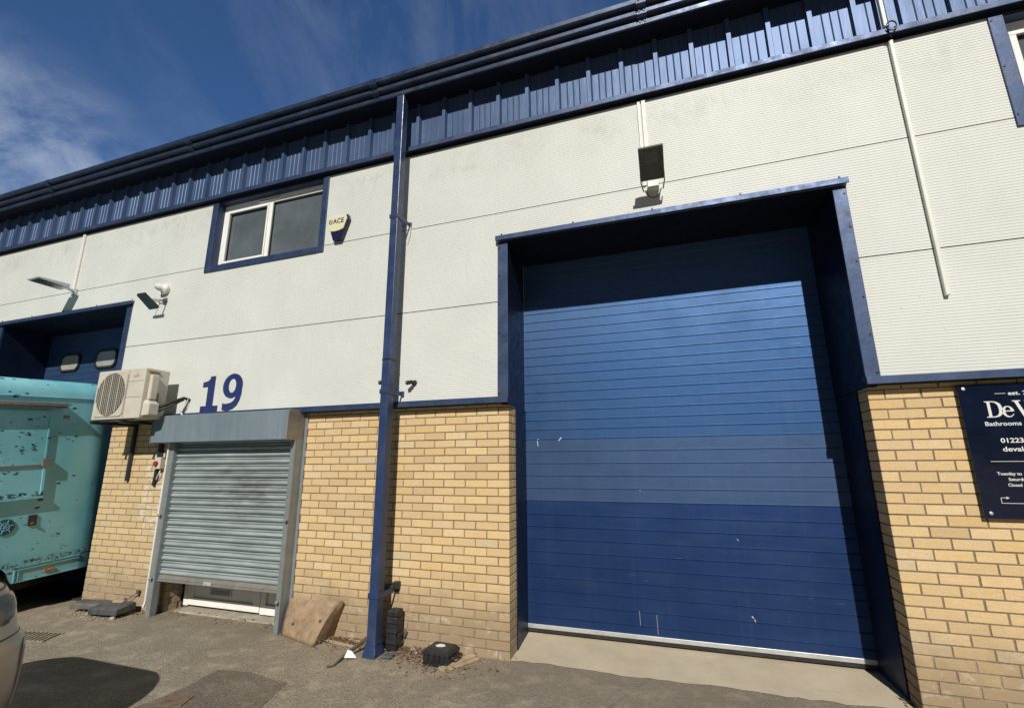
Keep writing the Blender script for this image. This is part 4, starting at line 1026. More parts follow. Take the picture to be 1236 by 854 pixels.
# ------------------------------------------------------------------ trailer
TX, TYc = -5.75, -1.1
tr = thing('catering_trailer', 'chipped turquoise catering trailer parked across the left door', 'trailer', (-6.75, TYc, 0))
def plan(z, ins, y0=-4.3, y1=.50, x1=TX, x0=-7.75, r=.48, n=8):
    x1 -= ins; x0 += ins; y0 += ins; y1 -= ins; r = max(.05, r - ins * .3); pts = []
    for cx, cy, a in ((x1 - r, y1 - r, 0), (x0 + r, y1 - r, 90), (x0 + r, y0 + r, 180), (x1 - r, y0 + r, 270)):
        for i in range(n + 1): pts.append((cx + r * math.cos(R(a + 90 * i / n)), cy + r * math.sin(R(a + 90 * i / n)), z))
    return pts
b = MB(); b.loft([plan(.50, 0), plan(2.43, 0)], cap=(True, False))
b.loft([plan(2.43, .0), plan(2.50, .005), plan(2.57, .035), plan(2.63, .09), plan(2.66, .18), plan(2.68, .5)], cap=(False, True))
# the cut lower skirt with a wheel arch
body = build(b, 'body', 'teal', tr, smooth=35)
def skirt():
    b = MB()
    arch = [(-1.1 + .47 * math.cos(R(a)), .30 + .34 * math.sin(R(a))) for a in range(180, -1, -12)]
    pr_ = [(-4.0, .33), (-1.60, .33)] + [p for p in arch if p[1] > .33] + [(-.61, .318), (.02, .318), (.02, .4995), (-4.0, .4995)]
    b.prism([(p[0], p[1]) for p in pr_], TX - .03, TX - .001, 'x')
    # curved far corner
    b.loft([[(p[0], p[1], z) for p in plan(0, .001)[:9 * 2] if p[1] > .015] for z in (.318, .4995)], closed=False, cap=(False, False))
    return b
build(skirt(), 'skirt', 'teal', tr, smooth=35)
b = MB()
for z in (.487, .455): b.bar((TX + .006, -.60, z), (TX + .006, .015, z), .012, .010)
b.bar((TX + .006, -.605, .325), (TX + .006, -.605, .492), .012, .012); b.bar((TX + .006, -.57, .325), (TX + .006, -.57, .455), .008, .010)
b.bar((TX + .004, -.60, .326), (TX + .004, .015, .326), .012, .012)
for y in (-.55, -.42, -.2): b.tube([(TX + .001, y, .36), (TX + .010, y, .36)], .006, 8)
build(b, 'rub_rail', 'teal', tr)
b = MB(); b.bar((TX + .007, -4.0, 2.435), (TX + .007, .0, 2.435), .016, .016); build(b, 'roof_seam', 'teal', tr, bevel=.003)
# serving hatch
HY1, HY0, HZ0, HZ1 = -.452, -3.3, 1.25, 2.27
b = MB(); b.box(TX + .001, TX + .022, HY0, HY1 - .03, HZ0 + .03, HZ1); ht = build(b, 'serving_hatch', 'teal', tr, bevel=.004)
b = MB(); b.box(TX + .001, TX + .034, HY1 - .0295, HY1, HZ0 + .03, 1.62); b.box(TX + .001, TX + .026, HY1 - .0295, HY1 - .01, 1.625, HZ1); b.box(TX + .001, TX + .05, HY0, HY1, HZ0 - .01, HZ0 + .0295); build(b, 'edge_trim', 'teal', ht, bevel=.003)
b = MB(); b.box(TX + .0225, TX + .034, HY0, HY1 - .035, 1.612, 1.632); b.box(TX + .001, TX + .052, HY1 - .05, HY1 + .03, 1.60, 1.70); build(b, 'bar_and_latch', 'railgrey', ht, bevel=.002)
b = MB(); b.box(TX + .001, TX + .10, HY0, -.335, 2.322, 2.362); b.box(TX + .001, TX + .085, HY0, -.345, 2.300, 2.3205); build(b, 'awning_rail', 'railgrey', tr, bevel=.003)
b = MB(); b.box(TX + .001, TX + .01, -.33, -.27, 2.18, 2.215); build(b, 'name_plate', 'railgrey', tr)
# round vent
vy, vz, vr = -.745, .955, .088
b = MB(); b.tube([(TX + .001, vy, vz), (TX + .009, vy, vz)], vr, 24); vt = build(b, 'round_vent', 'tealdark', tr)
b = MB()
for k in range(3):
    a = R(k * 60 + 10); d = Vector((0, math.cos(a), math.sin(a))) * (vr - .012); c0 = Vector((TX + .012, vy, vz)); b.bar(c0 - d, c0 + d, .007, .005, up=(1, 0, 0))
for k in range(6):
    a0, a1 = R(k * 60 + 10), R(k * 60 + 70)
    p0 = Vector((TX + .012, vy + .045 * math.cos(a0), vz + .045 * math.sin(a0))); p1 = Vector((TX + .012, vy + .045 * math.cos(a1), vz + .045 * math.sin(a1))); b.bar(p0, p1, .006, .005, up=(1, 0, 0))
build(b, 'vent_grille', 'teal', vt)
b = MB(); b.box(TX + .001, TX + .012, -.545, -.465, .93, 1.05); so = build(b, 'gas_locker_opening', 'black', tr, bevel=.003)
b = MB(); b.tube([(TX + .013, -.51, .955), (TX + .03, -.51, .965)], [.016, .012], 10); build(b, 'brass_fitting', 'copper', so)
b = MB(); b.box(TX + .0005, TX + .018, -.335, -.235, .375, .405); build(b, 'side_marker', 'orange', tr, bevel=.004)
b = MB(); b.box(-7.55, TX - .15, -3.9, .3, .36, .49); b.box(-7.5, -6.25, -.62, .40, .13, .36); build(b, 'chassis_and_sky_block', 'black_metal', tr)  # second, lower box is added to block skylight under the trailer
for y in (-1.1,):
    for x, sgn in ((TX - .10, 1), (-7.65, -1)):
        b = MB(); b.tube([(x - .09, y, .31), (x - .09, y, .31), (x - .075, y, .31), (x + .075, y, .31), (x + .09, y, .31)], [.2, .27, .31, .31, .27], 28, True)
        w_ = build(b, 'wheel', 'tyre', tr, smooth=40); b = MB(); b.tube([(x + sgn * .091, y, .31), (x + sgn * .10, y, .31)], [.17, .12], 20); build(b, 'hub', 'alloy', w_)
b = MB(); b.bar((-6.75, -4.2, .45), (-6.75, -5.3, .45), .08, .08); b.tube([(-6.75, -5.2, .45), (-6.75, -5.2, .05)], .025, 8); build(b, 'drawbar', 'black_metal', tr)
tr.rotation_euler = (R(3.6), 0, 0)

# ------------------------------------------------------------------ car
CXc, CFY = -2.90, -2.17
car = thing('parked_car', 'dusty silver car with its nose at the left edge of the yard', 'car', (CXc, CFY - 2.2, 0))
def cplan(z, a, f, r, rc, n=7, e=.30):
    """plan outline at height z: half width a, front/rear inset f/r, corner radius rc, bowed front"""
    y1 = CFY - f; y0 = CFY - 4.45 + r; pts = []
    for cx, cy, s0, rcx, rcy in ((a - rc, y1 - rc * 1.35, 0, rc, rc * 1.35), (-(a - rc), y1 - rc * 1.35, 90, rc, rc * 1.35), (-(a - rc * .6), y0 + rc * .7, 180, rc * .6, rc * .7), (a - rc * .6, y0 + rc * .7, 270, rc * .6, rc * .7)):
        for i in range(n + 1):
            t = R(s0 + 90 * i / n); pts.append([CXc + cx + rcx * math.cos(t), cy + rcy * math.sin(t), z])
    for p in pts:
        u = (p[0] - CXc) / a
        if p[1] > CFY - 1.2: p[1] -= .10 * u * u
    return [tuple(p) for p in pts]
LEV = [(.22, .84, .10, .12, .34), (.30, .90, .02, .04, .38), (.40, .918, .004, .01, .39), (.52, .925, .0, .0, .40), (.64, .925, .01, .0, .40), (.69, .922, .020, .02, .40), (.71, .918, .045, .03, .40), (.85, .912, .075, .04, .42), (.955, .90, .125, .06, .43), (1.02, .87, .20, .08, .45), (1.065, .82, .30, .10, .46), (1.095, .72, .46, .12, .46), (1.11, .58, .75, .2, .40)]
def lev(z):
    for p, q in zip(LEV[:-1], LEV[1:]):
        if z <= q[0]:
            t = (z - p[0]) / (q[0] - p[0]); return [p[i] + (q[i] - p[i]) * t for i in range(1, 5)]
    return LEV[-1][1:]
def skin(k, z, off=0):
    P0 = cplan(z, *lev(z), 24); i = int(k); i = max(0, min(len(P0) - 2, i)); p = Vector(P0[i]).lerp(Vector(P0[i + 1]), k - i); c0 = Vector((CXc, CFY - 1.2, z)); return p + (p - c0).normalized() * off
b = MB()
b.loft([cplan(l[0], *l[1:], 24) for l in LEV])
cb = build(b, 'body', 'car', car, smooth=50)
def cab(z, a, y1, y0, rc): 
    pts = []
    for cx, cy, s0 in ((a - rc, y1 - rc, 0), (-(a - rc), y1 - rc, 90), (-(a - rc), y0 + rc, 180), (a - rc, y0 + rc, 270)):
        for i in range(5): t = R(s0 + 22.5 * i); pts.append((CXc + cx + rc * math.cos(t), cy + rc * math.sin(t), z))
    return pts
b = MB(); b.loft([cab(1.0, .86, CFY - 1.15, CFY - 4.25, .2), cab(1.08, .84, CFY - 1.3, CFY - 4.2, .2)], cap=(True, False)); b.loft([cab(1.56, .67, CFY - 2.0, CFY - 3.9, .2), cab(1.64, .62, CFY - 2.15, CFY - 3.75, .2), cab(1.67, .5, CFY - 2.35, CFY - 3.5, .2)], cap=(False, True))
for sx in (-1, 1):
    for y0_, y1_, xo in ((-1.40, -2.09, -.035), (-2.55, -2.6, 0), (-3.85, -3.72, 0)):
        b.bar((CXc + sx * (.828 + xo), CFY + y0_, 1.07), (CXc + sx * (.662 + xo), CFY + y1_, 1.57), .05, .022)
build(b, 'cabin', 'car', car, smooth=50)
b = MB(); b.loft([cab(1.075, .83, CFY - 1.32, CFY - 4.18, .2), cab(1.565, .66, CFY - 2.01, CFY - 3.9, .2)], cap=(False, False)); build(b, 'window', 'carglass', car, smooth=50)
for sx in (-1, 1):
    for y in (-.92, -3.45):
        x = CXc + sx * .82
        b = MB(); b.tube([(x - .115, CFY + y, .33), (x - .10, CFY + y, .33), (x + .10, CFY + y, .33), (x + .115, CFY + y, .33)], [.27, .33, .33, .27], 32)
        w_ = build(b, 'wheel', 'tyre', car, smooth=40); b = MB(); b.tube([(x + sx * .116, CFY + y, .33), (x + sx * .122, CFY + y, .33)], [.2, .16], 24)
        for k in range(5): a = R(72 * k); b.bar((x + sx * .121, CFY + y, .33), (x + sx * .121, CFY + y + .19 * math.cos(a), .33 + .19 * math.sin(a)), .03, .02)
        build(b, 'rim', 'alloy', w_)
        b = MB(); b.tube([(x + sx * .075, CFY + y, .36), (x + sx * .108, CFY + y, .36)], .40, 32); build(b, 'wheel_arch', 'black', car)
    # headlamp wrapped round the corner
    b = MB(); rows = []
    for i in range(13):
        u_ = i / 12; k = 8.5 + u_ * 15; k = k if sx > 0 else 49 - k
        zl = .905 - .13 * math.sin(math.pi * min(1, u_ * 1.3 + .02)) ** .6 * (1 - .25 * u_); zh = .945 - .015 * u_
        rows.append([skin(k, zl + (zh - zl) * q / 6, .004 + .014 * math.sin(math.pi * q / 6) * math.sin(math.pi * (.05 + .9 * u_))) for q in range(7)])
    b.loft(rows, closed=False, cap=(False, False)); build(b, 'headlamp', 'lens', car, smooth=60)
b = MB()
for k in range(4): b.tube([(CXc - .45, CFY - .075, .74 + k * .04), (CXc, CFY - .05, .74 + k * .04), (CXc + .45, CFY - .075, .74 + k * .04)], .012, 8)
build(b, 'grille', 'black', car, smooth=True)
# bonnet shut line and the sculpted edge of the bumper
b = MB(); b.tube([skin(k, .962, -.003) for k in range(3, 47)], .0075, 6); build(b, 'shut_line', 'black', car)
b = MB(); b.tube([skin(k, .715, -.002) for k in range(0, 49)], .006, 6); build(b, 'bumper_seam', 'black', car)
for sx in (-1, 1):
    b = MB()
    rows = [[skin((k if sx > 0 else 49 - k), .36 + .27 * q / 6, .002 - .0 * q) for q in range(7)] for k in (17.2, 17.8, 18.4)]
    b.loft([[p + Vector((0, 0, 0)) for p in r_] for r_ in rows], closed=False, cap=(False, False))
    build(b, 'bumper_vent', 'black', car, smooth=60)
    b = MB(); b.tube([skin((k if sx > 0 else 49 - k), z_, .004) for k, z_ in ((16.4, .345), (16.5, .45), (16.7, .56), (17.2, .64), (18.6, .665))], .010, 6); build(b, 'bumper_crease', 'car', car, smooth=True)
    b = MB(); b.loft([[(CXc + sx * (.86 + q * .2), CFY - 1.45 + .06 * math.cos(t), 1.10 + .07 * math.sin(t)) for t in [2 * math.pi * k / 10 for k in range(10)]] for q in (0, .9)]); build(b, 'door_mirror', 'car', car, smooth=True, bevel=.01)
b = MB(); b.box(CXc - .26, CXc + .26, CFY - .015, CFY + .012, .45, .56); build(b, 'number_plate', 'paper', car, bevel=.003)

# ------------------------------------------------------------------ clutter at the foot of the wall
# bent brown plastic sheet leaning
BW = [(-2.375, -2.345), (-1.70, -1.865)]
def bp(u, t):
    """u across the sheet 0..1, t down the slope 0..1"""
    TL, TR, BL, BR = Vector((-2.375, -.015, .315)), Vector((-1.745, -.055, .345)), Vector((-2.36, -.115, .003)), Vector((-1.865, -.262, .003))
    p = TL.lerp(TR, u).lerp(BL.lerp(BR, u), t)
    bow = .030 * math.sin(math.pi * t) * (.3 + .7 * u)
    return p + Vector((0, -bow, bow * .7))
rows = [[bp(i / 14, j / 12) for j in range(13)] for i in range(15)]
for r_ in rows:            # rolled lip along the top edge
    r_.insert(0, r_[0] + Vector((0, .012, -.012)))
b = MB(); b.loft(rows, closed=False, cap=(False, False))
fl2 = []
for j in range(14):
    e0 = rows[-1][j]; w0 = Vector((e0.x + .03, -.012, max(.003, e0.z * .93)))
    fl2.append([e0, e0.lerp(w0, .06) + Vector((.012, -.004, .0)), e0.lerp(w0, .5) + Vector((.012, 0, 0)), w0])
b.loft(fl2, closed=False, cap=(False, False))
bd = build(b, 'bent_panel', 'board', origin=(-2.05, -.1, 0), smooth=28)
md = bd.modifiers.new('s', 'SOLIDIFY'); md.thickness = .010; md.offset = -1
tag(bd, 'bent dusty brown plastic sheet leaning on the wall beside the shutter', 'panel')
bpy.context.view_layer.update()
def on_board(px_, pz_):      # nearest built point of the sheet
    return min(((math.dist((v[0], v[2]), (px_, pz_)), v) for v in b.v), key=lambda q: q[0])[1]
hb = None
for i_, hp in enumerate(((-2.20, .12), (-1.86, .20))):
    q = MB(); p = Vector(on_board(*hp)); q.obox(p + Vector((0, -.0035, .003)), (.024, .004, .022), (R(-35), 0, .2)); build(q, 'bolt_hole', 'black', bd)
# black equipment case
cs = thing('equipment_case', 'small black carry case with a white sticker at the brick wall', 'case', (-.545, -.215, 0))
Rz = Matrix.Rotation(R(-4), 4, 'Z'); 
def loc(p): return Vector((-.545, -.215, 0)) + (Rz @ Vector(p))
def rbox(b, x0, x1, y0, y1, z0, z1, tp=0):
    b.loft([[loc((x0, y0, z0)), loc((x1, y0, z0)), loc((x1, y1, z0)), loc((x0, y1, z0))], [loc((x0 + tp, y0 + tp, z1)), loc((x1 - tp, y0 + tp, z1)), loc((x1 - tp, y1 - tp, z1)), loc((x0 + tp, y1 - tp, z1))]])
b = MB(); rbox(b, -.118, .118, -.095, .095, .003, .082, -.006); build(b, 'base_shell', 'black', cs, bevel=.008)
b = MB(); rbox(b, -.128, .128, -.104, .104, .084, .108); rbox(b, -.122, .122, -.10, .10, .1085, .135, .025); build(b, 'lid', 'black', cs, bevel=.006)
b = MB()
for x in (-.075, -.025, .03, .08): rbox(b, x - .014, x + .014, -.112, -.1045, .045, .105)
build_each(b, 'latch', 'black', cs, bevel=.002)
b = MB(); b.tube([loc((.125, -.05, .07)), loc((.155, -.045, .068)), loc((.158, .045, .068)), loc((.125, .05, .07))], .010, 8); build(b, 'handle', 'black', cs, smooth=True)
b = MB(); b.add([loc((-.05, -.02, .1362)), loc((-.01, -.045, .1362)), loc((.03, -.03, .1362)), loc((.045, .0, .1362)), loc((.01, .03, .1362)), loc((-.03, .025, .1362))], [(0, 1, 2, 3, 4, 5)]); build(b, 'sticker', 'paper', cs, flip=False)
# timber offcuts
def plank(a, b_, w, h, label, nm='timber_offcut'):
    b = MB(); a = Vector(a); b_ = Vector(b_); b.bar(a, b_, w, h)
    return tag(build(b, nm, 'wood', origin=((a + b_) / 2).to_tuple(), bevel=.003), label, 'timber', 'wood offcuts at the foot of the wall')
plank((-.470, -.365, .014), (-.325, -.030, .020), .062, .024, 'wider weathered wood offcut beside the black case')
plank((-.41, -.33, .011), (-.265, -.055, .012), .030, .018, 'thin wood offcut to the right of the wider one')
plank((-1.80, -.118, .012), (-1.40, -.175, .012), .030, .018, 'thin wood strip on the ground between the brown sheet and the drainpipe')
plank((-1.80 + .42, -.06, .012), (-1.62, -.03, .012), .035, .018, 'short wood strip lying against the brick left of the drainpipe')
# wiper-like dark stick with a paper scrap
b = MB(); b.tube([(-1.40, -.60, .012), (-1.37, -.56, .006), (-1.39, -.42, .02), (-1.34, -.22, .07), (-1.30, -.13, .12)], [.010, .009, .010, .012, .012], 8)
b.bar((-1.39, -.40, .028), (-1.325, -.16, .105), .030, .010)
tag(build(b, 'broken_stick', mk('dark_weathered_stick', (.12, .085, .055), .7, var=.3, scale=20), origin=(-1.36, -.4, 0)), 'dark bent stick leaning at the foot of the drainpipe', 'stick')
b = MB(); b.add([(-1.365, -.43, .022), (-1.275, -.375, .012), (-1.335, -.365, .055), (-1.365, -.385, .072)], [(0, 1, 2, 3)])
o = build(b, 'paper_scrap', 'paper', origin=(-1.31, -.4, 0)); tag(o, 'white triangular paper scrap lying against the dark stick', 'paper')
o.modifiers.new('s', 'SOLIDIFY').thickness = .002
# black plastic box standing behind the pipe
cb_ = thing('black_crate', 'black plastic case standing on end behind the drainpipe', 'case', (-1.08, -.09, 0))
b = MB(); b.box(-1.14, -1.035, -.155, -.02, .01, .29); b.box(-1.13, -1.025, -.16, -.05, .2905, .345); build(b, 'shell', 'black', cb_, bevel=.012)
b = MB()
for z in (.07, .16, .24): b.box(-1.125, -1.022, -.170, -.156, z, z + .03)
b.box(-1.0345, -1.020, -.13, -.05, .12, .15); build_each(b, 'latch', 'black_metal', cb_, bevel=.003)
b = MB(); b.box(-1.15, -1.095, -.07, -.005, .50, .56); tag(build(b, 'bracket_shadow_box', 'black', origin=(-1.08, -.05, .5), bevel=.004), 'small black box standing in for the pipe bracket shadow on the brick', 'bracket')  # dark box painted in as the shadow of the pipe bracket
b = MB()
n = 9
rows = [[(-1.09 + .10 * i / n, -.30 + .09 * j / n, .010 + .018 * abs(math.sin(i * 1.7 + j * .9)) * (1 if 0 < i < n and 0 < j < n else .2)) for j in range(n + 1)] for i in range(n + 1)]
b.loft(rows, closed=False, cap=(False, False)); o = build(b, 'blue_rag', 'rag', origin=(-1.05, -.25, 0), smooth=60); tag(o, 'small crumpled blue grey rag at the foot of the drainpipe', 'rag'); o.modifiers.new('s', 'SOLIDIFY').thickness = .003
b = MB(); b.tube([(-1.10, -.006, .22), (-1.06, -.01, .18), (-1.03, -.02, .145)], .003, 6); b.obox((-1.02, -.02, .12), (.035, .025, .045), (0, .4, 0)); b.tube([(-1.02, -.02, .10), (-1.035, -.03, .05), (-1.06, -.05, .01)], .003, 6)
tag(build(b, 'cable_end', 'lampgrey', origin=(-1.03, -.02, 0)), 'grey cable end dangling on the brick beside the drainpipe', 'cable')
# two dark slabs on rubble at the left pier
def block(c, size, rz, tilt, label, slope=.0):
    b = MB(); sx, sy, sz = size
    b.loft([[(-sx / 2, -sy / 2, 0), (sx / 2, -sy / 2, 0), (sx / 2, sy / 2, 0), (-sx / 2, sy / 2, 0)], [(-sx / 2, -sy / 2, sz * .75), (sx / 2, -sy / 2, sz * .75), (sx / 2, sy / 2, sz), (-sx / 2, sy / 2, sz)], [(-sx / 2 + .02, -sy / 2 + .02, sz * .95), (sx / 2 - .02, -sy / 2 + .02, sz * .95), (sx / 2 - .02, sy / 2 - .02, sz * 1.15), (-sx / 2 + .02, sy / 2 - .02, sz * 1.15)]])
    o = build(b, 'rubber_block', 'slab', bevel=.006); o.location = c; o.rotation_euler = (tilt[0], tilt[1], rz)
    return tag(o, label, 'block', 'dark slabs at the left pier')
block((-4.70, -.20, .035), (.42, .22, .075), R(4), (R(3), R(-2)), 'larger dark grey slab lying on rubble nearest the shutter')
block((-5.15, -.16, .030), (.33, .17, .065), R(20), (R(-3), R(3)), 'smaller dark grey slab beside the larger one at the left pier')
b = MB(); b.obox((-4.70, -.14, .128), (.13, .04, .012), (.1, 0, .2)); tag(build(b, 'wood_chip', 'wood', origin=(-4.7, -.1, .11)), 'pale wood chip on top of the larger dark slab', 'timber')
b = MB(); b.tube([(-4.70, -.07, .11), (-4.66, -.04, .16), (-4.58, -.02, .20)], .005, 6); b.tube([(-4.585, -.03, .19), (-4.575, -.03, .23)], .020, 8); b.tube([(-4.72, -.09, .10), (-4.70, -.07, .145)], .016, 8)
tag(build(b, 'valve_stub', 'lampgrey', origin=(-4.65, -.05, .1), smooth=True), 'small grey stub with a round cap behind the dark slabs', 'fitting')

# drain grating
b = MB()
for i in range(9):
    u = i / 8; a = Vector((-4.93 + .40 * u, -.84 + .07 * u, .008)); e_ = a + Vector((.10, -.20, 0)); b.bar(a, e_, .022, .012)
    if i < 8: b.bar(a + Vector((.075, -.09, 0)), a + Vector((.10, -.085, 0)), .02, .008)
b.bar((-4.95, -.83, .006), (-4.50, -.75, .006), .025, .008); b.bar((-4.83, -1.05, .006), (-4.40, -.97, .006), .025, .008)
tag(build(b, 'drain_grating', 'iron', origin=(-4.7, -.9, 0), bevel=.002), 'worn slotted gully grating set in the yard near the trailer', 'drain')
# rusty cover
b = MB(); b.prism([(-2.13, -1.50), (-1.93, -1.45), (-1.985, -1.31), (-2.12, -1.335)], .004, .011, 'z')
tag(build(b, 'access_cover', 'rust', origin=(-2.05, -1.4, 0), bevel=.002), 'small rusty access cover set in the asphalt repair', 'cover')

# ------------------------------------------------------------------ leaf litter and grit (uncountable)
b = MB(); rnd = random.Random(3)
LC = [(.20, .13, .07), (.28, .19, .10), (.14, .09, .05), (.34, .26, .16), (.24, .12, .06)]
def leaf(x, y, z, s):
    a = rnd.uniform(0, 6.28); t = rnd.uniform(-.7, .7); d = Vector((math.cos(a), math.sin(a), t * .5)) * s; w = Vector((-math.sin(a), math.cos(a), rnd.uniform(-.6, .6))) * s * rnd.uniform(.25, .5); p = Vector((x, y, z + s * .4))
    b.col = rnd.choice(LC); b.add([p - d, p - w, p + d, p + w + Vector((0, 0, s * .3))], [(0, 1, 2, 3)])
for k in range(1500):
    r = rnd.random()
    if r < .30: x = rnd.gauss(-1.66, .16); y = -abs(rnd.gauss(0, .07)) - .01
    elif r < .62: x = rnd.gauss(-.90, .17); y = -abs(rnd.gauss(0, .12)) - .01
    elif r < .75: x = rnd.gauss(-.50, .2); y = -.12 - abs(rnd.gauss(0, .12)) - .08
    elif r < .90: x = rnd.gauss(-4.85, .33); y = -abs(rnd.gauss(.08, .13)) - .01
    elif r < .95: x = rnd.uniform(-4.2, -2.4); y = rnd.gauss(.03, .05)
    else: x = rnd.choice((-.02, 2.87)) + rnd.gauss(0, .03); y = rnd.uniform(0, .25)
    leaf(x, y, .002 + rnd.random() * .012, rnd.uniform(.006, .022))
for k in range(110):
    x = rnd.choice((-1.6, -.88, -.9, -.5, -4.8)) + rnd.gauss(0, .14); y = -.03 - abs(rnd.gauss(0, .12)); a = rnd.uniform(0, 3.14); l_ = rnd.uniform(.03, .10); b.col = rnd.choice(LC)
    b.bar((x, y, .006 + rnd.random() * .02), (x + l_ * math.cos(a), y + l_ * .6 * math.sin(a), .008 + rnd.random() * .03), .003, .003)
tag(build(b, 'leaf_litter', 'leaf', flip=False), 'dry leaves and twigs blown along the foot of the wall', 'leaf litter', kind='stuff')
b = MB()
def peb(x, y, s):
    a = rnd.uniform(0, 6); br_ = rnd.uniform(.6, 1.5); b.col = tuple(q * br_ for q in (.42, .36, .27))
    b.add([(x + s * math.cos(a + k * 1.57) * rnd.uniform(.7, 1.2), y + s * math.sin(a + k * 1.57) * rnd.uniform(.7, 1.2), .002) for k in range(4)] + [(x, y, s * rnd.uniform(.5, 1.1))], [(0, 1, 4), (1, 2, 4), (2, 3, 4), (3, 0, 4)])
def along(a, c, n, sp, s0=.002, s1=.008):
    for _ in range(n):
        t = rnd.random(); peb(a[0] + (c[0] - a[0]) * t + rnd.gauss(0, sp), a[1] + (c[1] - a[1]) * t + rnd.gauss(0, sp), rnd.uniform(s0, s1))
along((-2.15, -.88), (-1.45, -.91), 1100, .020, .0015, .006); along((-1.47, -.92), (-1.30, -2.4), 1300, .020, .0015, .006); along((-2.24, -.90), (-2.2, -1.4), 500, .010, .0015, .004); along((-1.8, -.84), (-1.3, -.88), 500, .05, .001, .004); along((-.9, -.9), (-.6, -1.9), 500, .03, .001, .004)
along((-1.9, -.86), (-1.4, -.9), 200, .03)
along((-5.5, -.05), (-4.4, -.1), 300, .05); along((-5.3, -.28), (-4.5, -.36), 260, .05, .004, .016)
along((-4.2, .02), (-2.4, -.02), 500, .03); along((-2.3, -.22), (0, -.05), 500, .08); along((0, .0), (2.9, .02), 300, .015, .002, .006)
for _ in range(2600): peb(rnd.uniform(-4.8, 4), -abs(rnd.gauss(0, 1.1)), rnd.uniform(.001, .0045))
for _ in range(700): peb(rnd.gauss(-.9, .7), -abs(rnd.gauss(.05, .14)), rnd.uniform(.002, .008))
along((.0, -.9), (1.9, -2.3), 260, .03, .002, .006)
tag(build(b, 'grit', 'leaf', flip=False), 'loose grit and small stones over the yard surface', 'grit', kind='stuff')
b = MB(); rows = []
def rock(x, y, s):
    for i in range(3): pass
    b.loft([[(x + s * r_ * math.cos(t) * rnd.uniform(.8, 1.2), y + s * r_ * math.sin(t) * rnd.uniform(.8, 1.2), s * z) for t in [2 * math.pi * k / 7 for k in range(7)]] for r_, z in ((.9, 0), (1, .5), (.6, 1.0))])
rock(-.90, -.075, .032); tag(build(b, 'broken_stone', 'stone', origin=(-.9, -.07, 0)), 'pale broken stone at the wall between drainpipe and black case', 'stone')
for (x, y, s, lb) in ((-.84, -.12, .022, 'small grey stone in the litter left of the black case'), (-4.95, -.27, .035, 'brown stone in front of the smaller dark slab'), (-4.52, -.30, .028, 'brown stone at the right end of the larger dark slab')):
    b = MB(); rock(x, y, s); tag(build(b, 'broken_stone', 'stone', origin=(x, y, 0)), lb, 'stone')

# ------------------------------------------------------------------ light, sky, camera
SUN = Vector((.23, -1, .78)).normalized()
elev = math.asin(SUN.z)
w = bpy.data.worlds.new('World'); sc.world = w; w.use_nodes = True
n = N(w.node_tree); bg = w.node_tree.nodes['Background']
sky = n.new('ShaderNodeTexSky', sky_type='NISHITA'); sky.sun_disc = False; sky.sun_elevation = elev
sky.sun_rotation = math.atan2(SUN.x, SUN.y); sky.altitude = 300; sky.air_density = 1.0; sky.dust_density = .4; sky.ozone_density = 2.5
gc = n.new('ShaderNodeTexCoord').outputs['Generated']
nrmz = n.new('ShaderNodeVectorMath', operation='NORMALIZE'); n.link(gc, nrmz.inputs[0]); dv = nrmz.outputs[0]
def dotv(v):
    d = n.new('ShaderNodeVectorMath', operation='DOT_PRODUCT'); n.link(dv, d.inputs[0]); d.inputs[1].default_value = Vector(v).normalized(); return d.outputs['Value']
def mapv(scale, rot, loc_=(0, 0, 0)):
    m = n.new('ShaderNodeMapping'); n.link(dv, m.inputs[0]); m.inputs[3].default_value = scale; m.inputs[2].default_value = rot; m.inputs[1].default_value = loc_; return m.outputs[0]
wisp = n.noise(mapv((2.2, 5, 7), (.3, .5, .9)), 1.5, 9, .62, .35)
mask = n.smooth(dotv((-.905, .30, .29)), .945, .992)
cl = n.math('MULTIPLY', n.ramp(wisp, (.34, 0), (.66, 1)), mask)
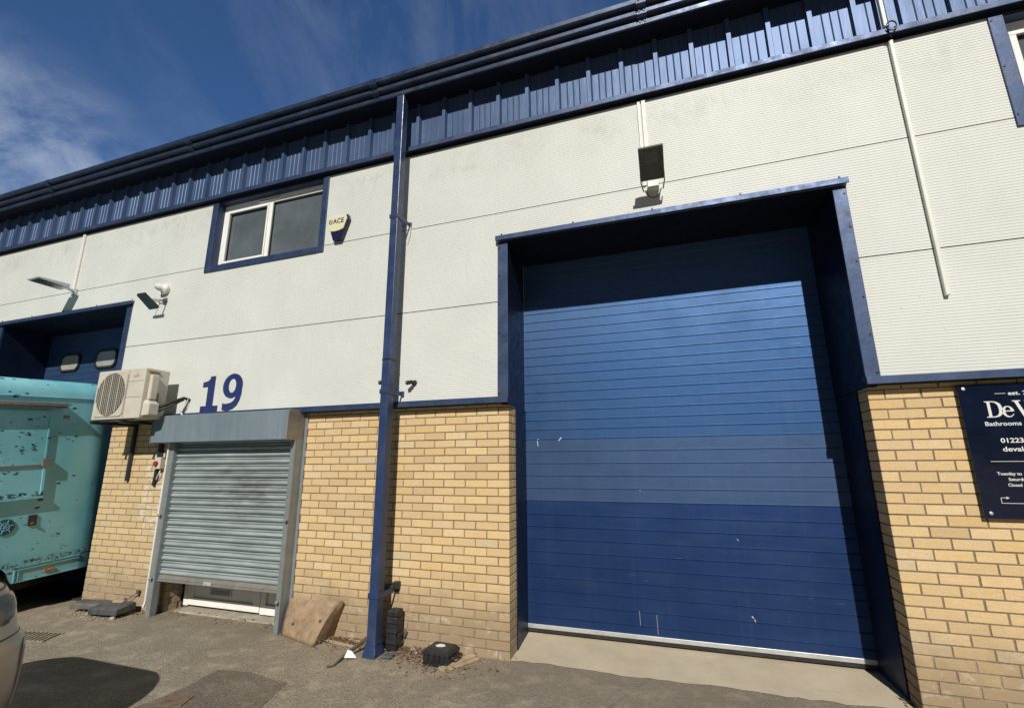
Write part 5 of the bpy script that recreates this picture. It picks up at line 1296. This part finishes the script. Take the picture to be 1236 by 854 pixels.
streak = n.noise(mapv((7, 3, 1.3), (.1, .6, .2), (3, 1, 2)), 1.2, 7, .6, .4)
m2 = n.smooth(dotv((-.42, .60, .62)), .86, .99)
cl2 = n.math('MULTIPLY', n.math('MULTIPLY', n.ramp(streak, (.42, 0), (.85, 1)), m2), .20)
cl = n.math('ADD', n.math('MULTIPLY', cl, .72), cl2, clamp=True)
skyc = n.mix(1.0, sky.outputs[0], (.60, .88, 1.20), 'MULTIPLY')
ahead = n.smooth(dotv((-SUN.x, -SUN.y, .25)), -.35, .75)
grade = n.math('MULTIPLY_ADD', ahead, .80, .14)
gcol = n.new('ShaderNodeCombineXYZ'); [n.link(grade, gcol.inputs[i]) for i in range(3)]
skyc = n.mix(1.0, skyc, gcol.outputs[0], 'MULTIPLY')
n.link(n.mix(cl, skyc, (6.0, 6.8, 8.2)), bg.inputs['Color'])
bg.inputs['Strength'].default_value = .088

sd = bpy.data.lights.new('sun', 'SUN'); sd.energy = 4.5; sd.angle = R(.5); sd.color = (1, .955, .875)
so_ = bpy.data.objects.new('sun', sd); col.objects.link(so_); so_.rotation_euler = (-SUN).to_track_quat('-Z', 'Y').to_euler(); so_.location = (3, -8, 9)

YAW, PIT, ROL = -.3291, .226, -.0067
f = Vector((math.sin(YAW) * math.cos(PIT), math.cos(YAW) * math.cos(PIT), math.sin(PIT)))
r = Vector((math.cos(YAW), -math.sin(YAW), 0)); u = r.cross(f)
r2 = math.cos(ROL) * r + math.sin(ROL) * u; u2 = -math.sin(ROL) * r + math.cos(ROL) * u
cd = bpy.data.cameras.new('camera'); cam = bpy.data.objects.new('camera', cd); col.objects.link(cam)
cd.sensor_width = 36; cd.lens = 566.04 / 1236 * 36; cd.clip_end = 1000; cd.clip_start = .02
cam.matrix_world = Matrix(((r2.x, u2.x, -f.x, 1.483), (r2.y, u2.y, -f.y, -4.2347), (r2.z, u2.z, -f.z, 1.6558), (0, 0, 0, 1)))
sc.camera = cam
sc.view_settings.view_transform = 'Standard'; sc.view_settings.look = 'None'; sc.view_settings.exposure = 0
sc.cycles.max_bounces = 8
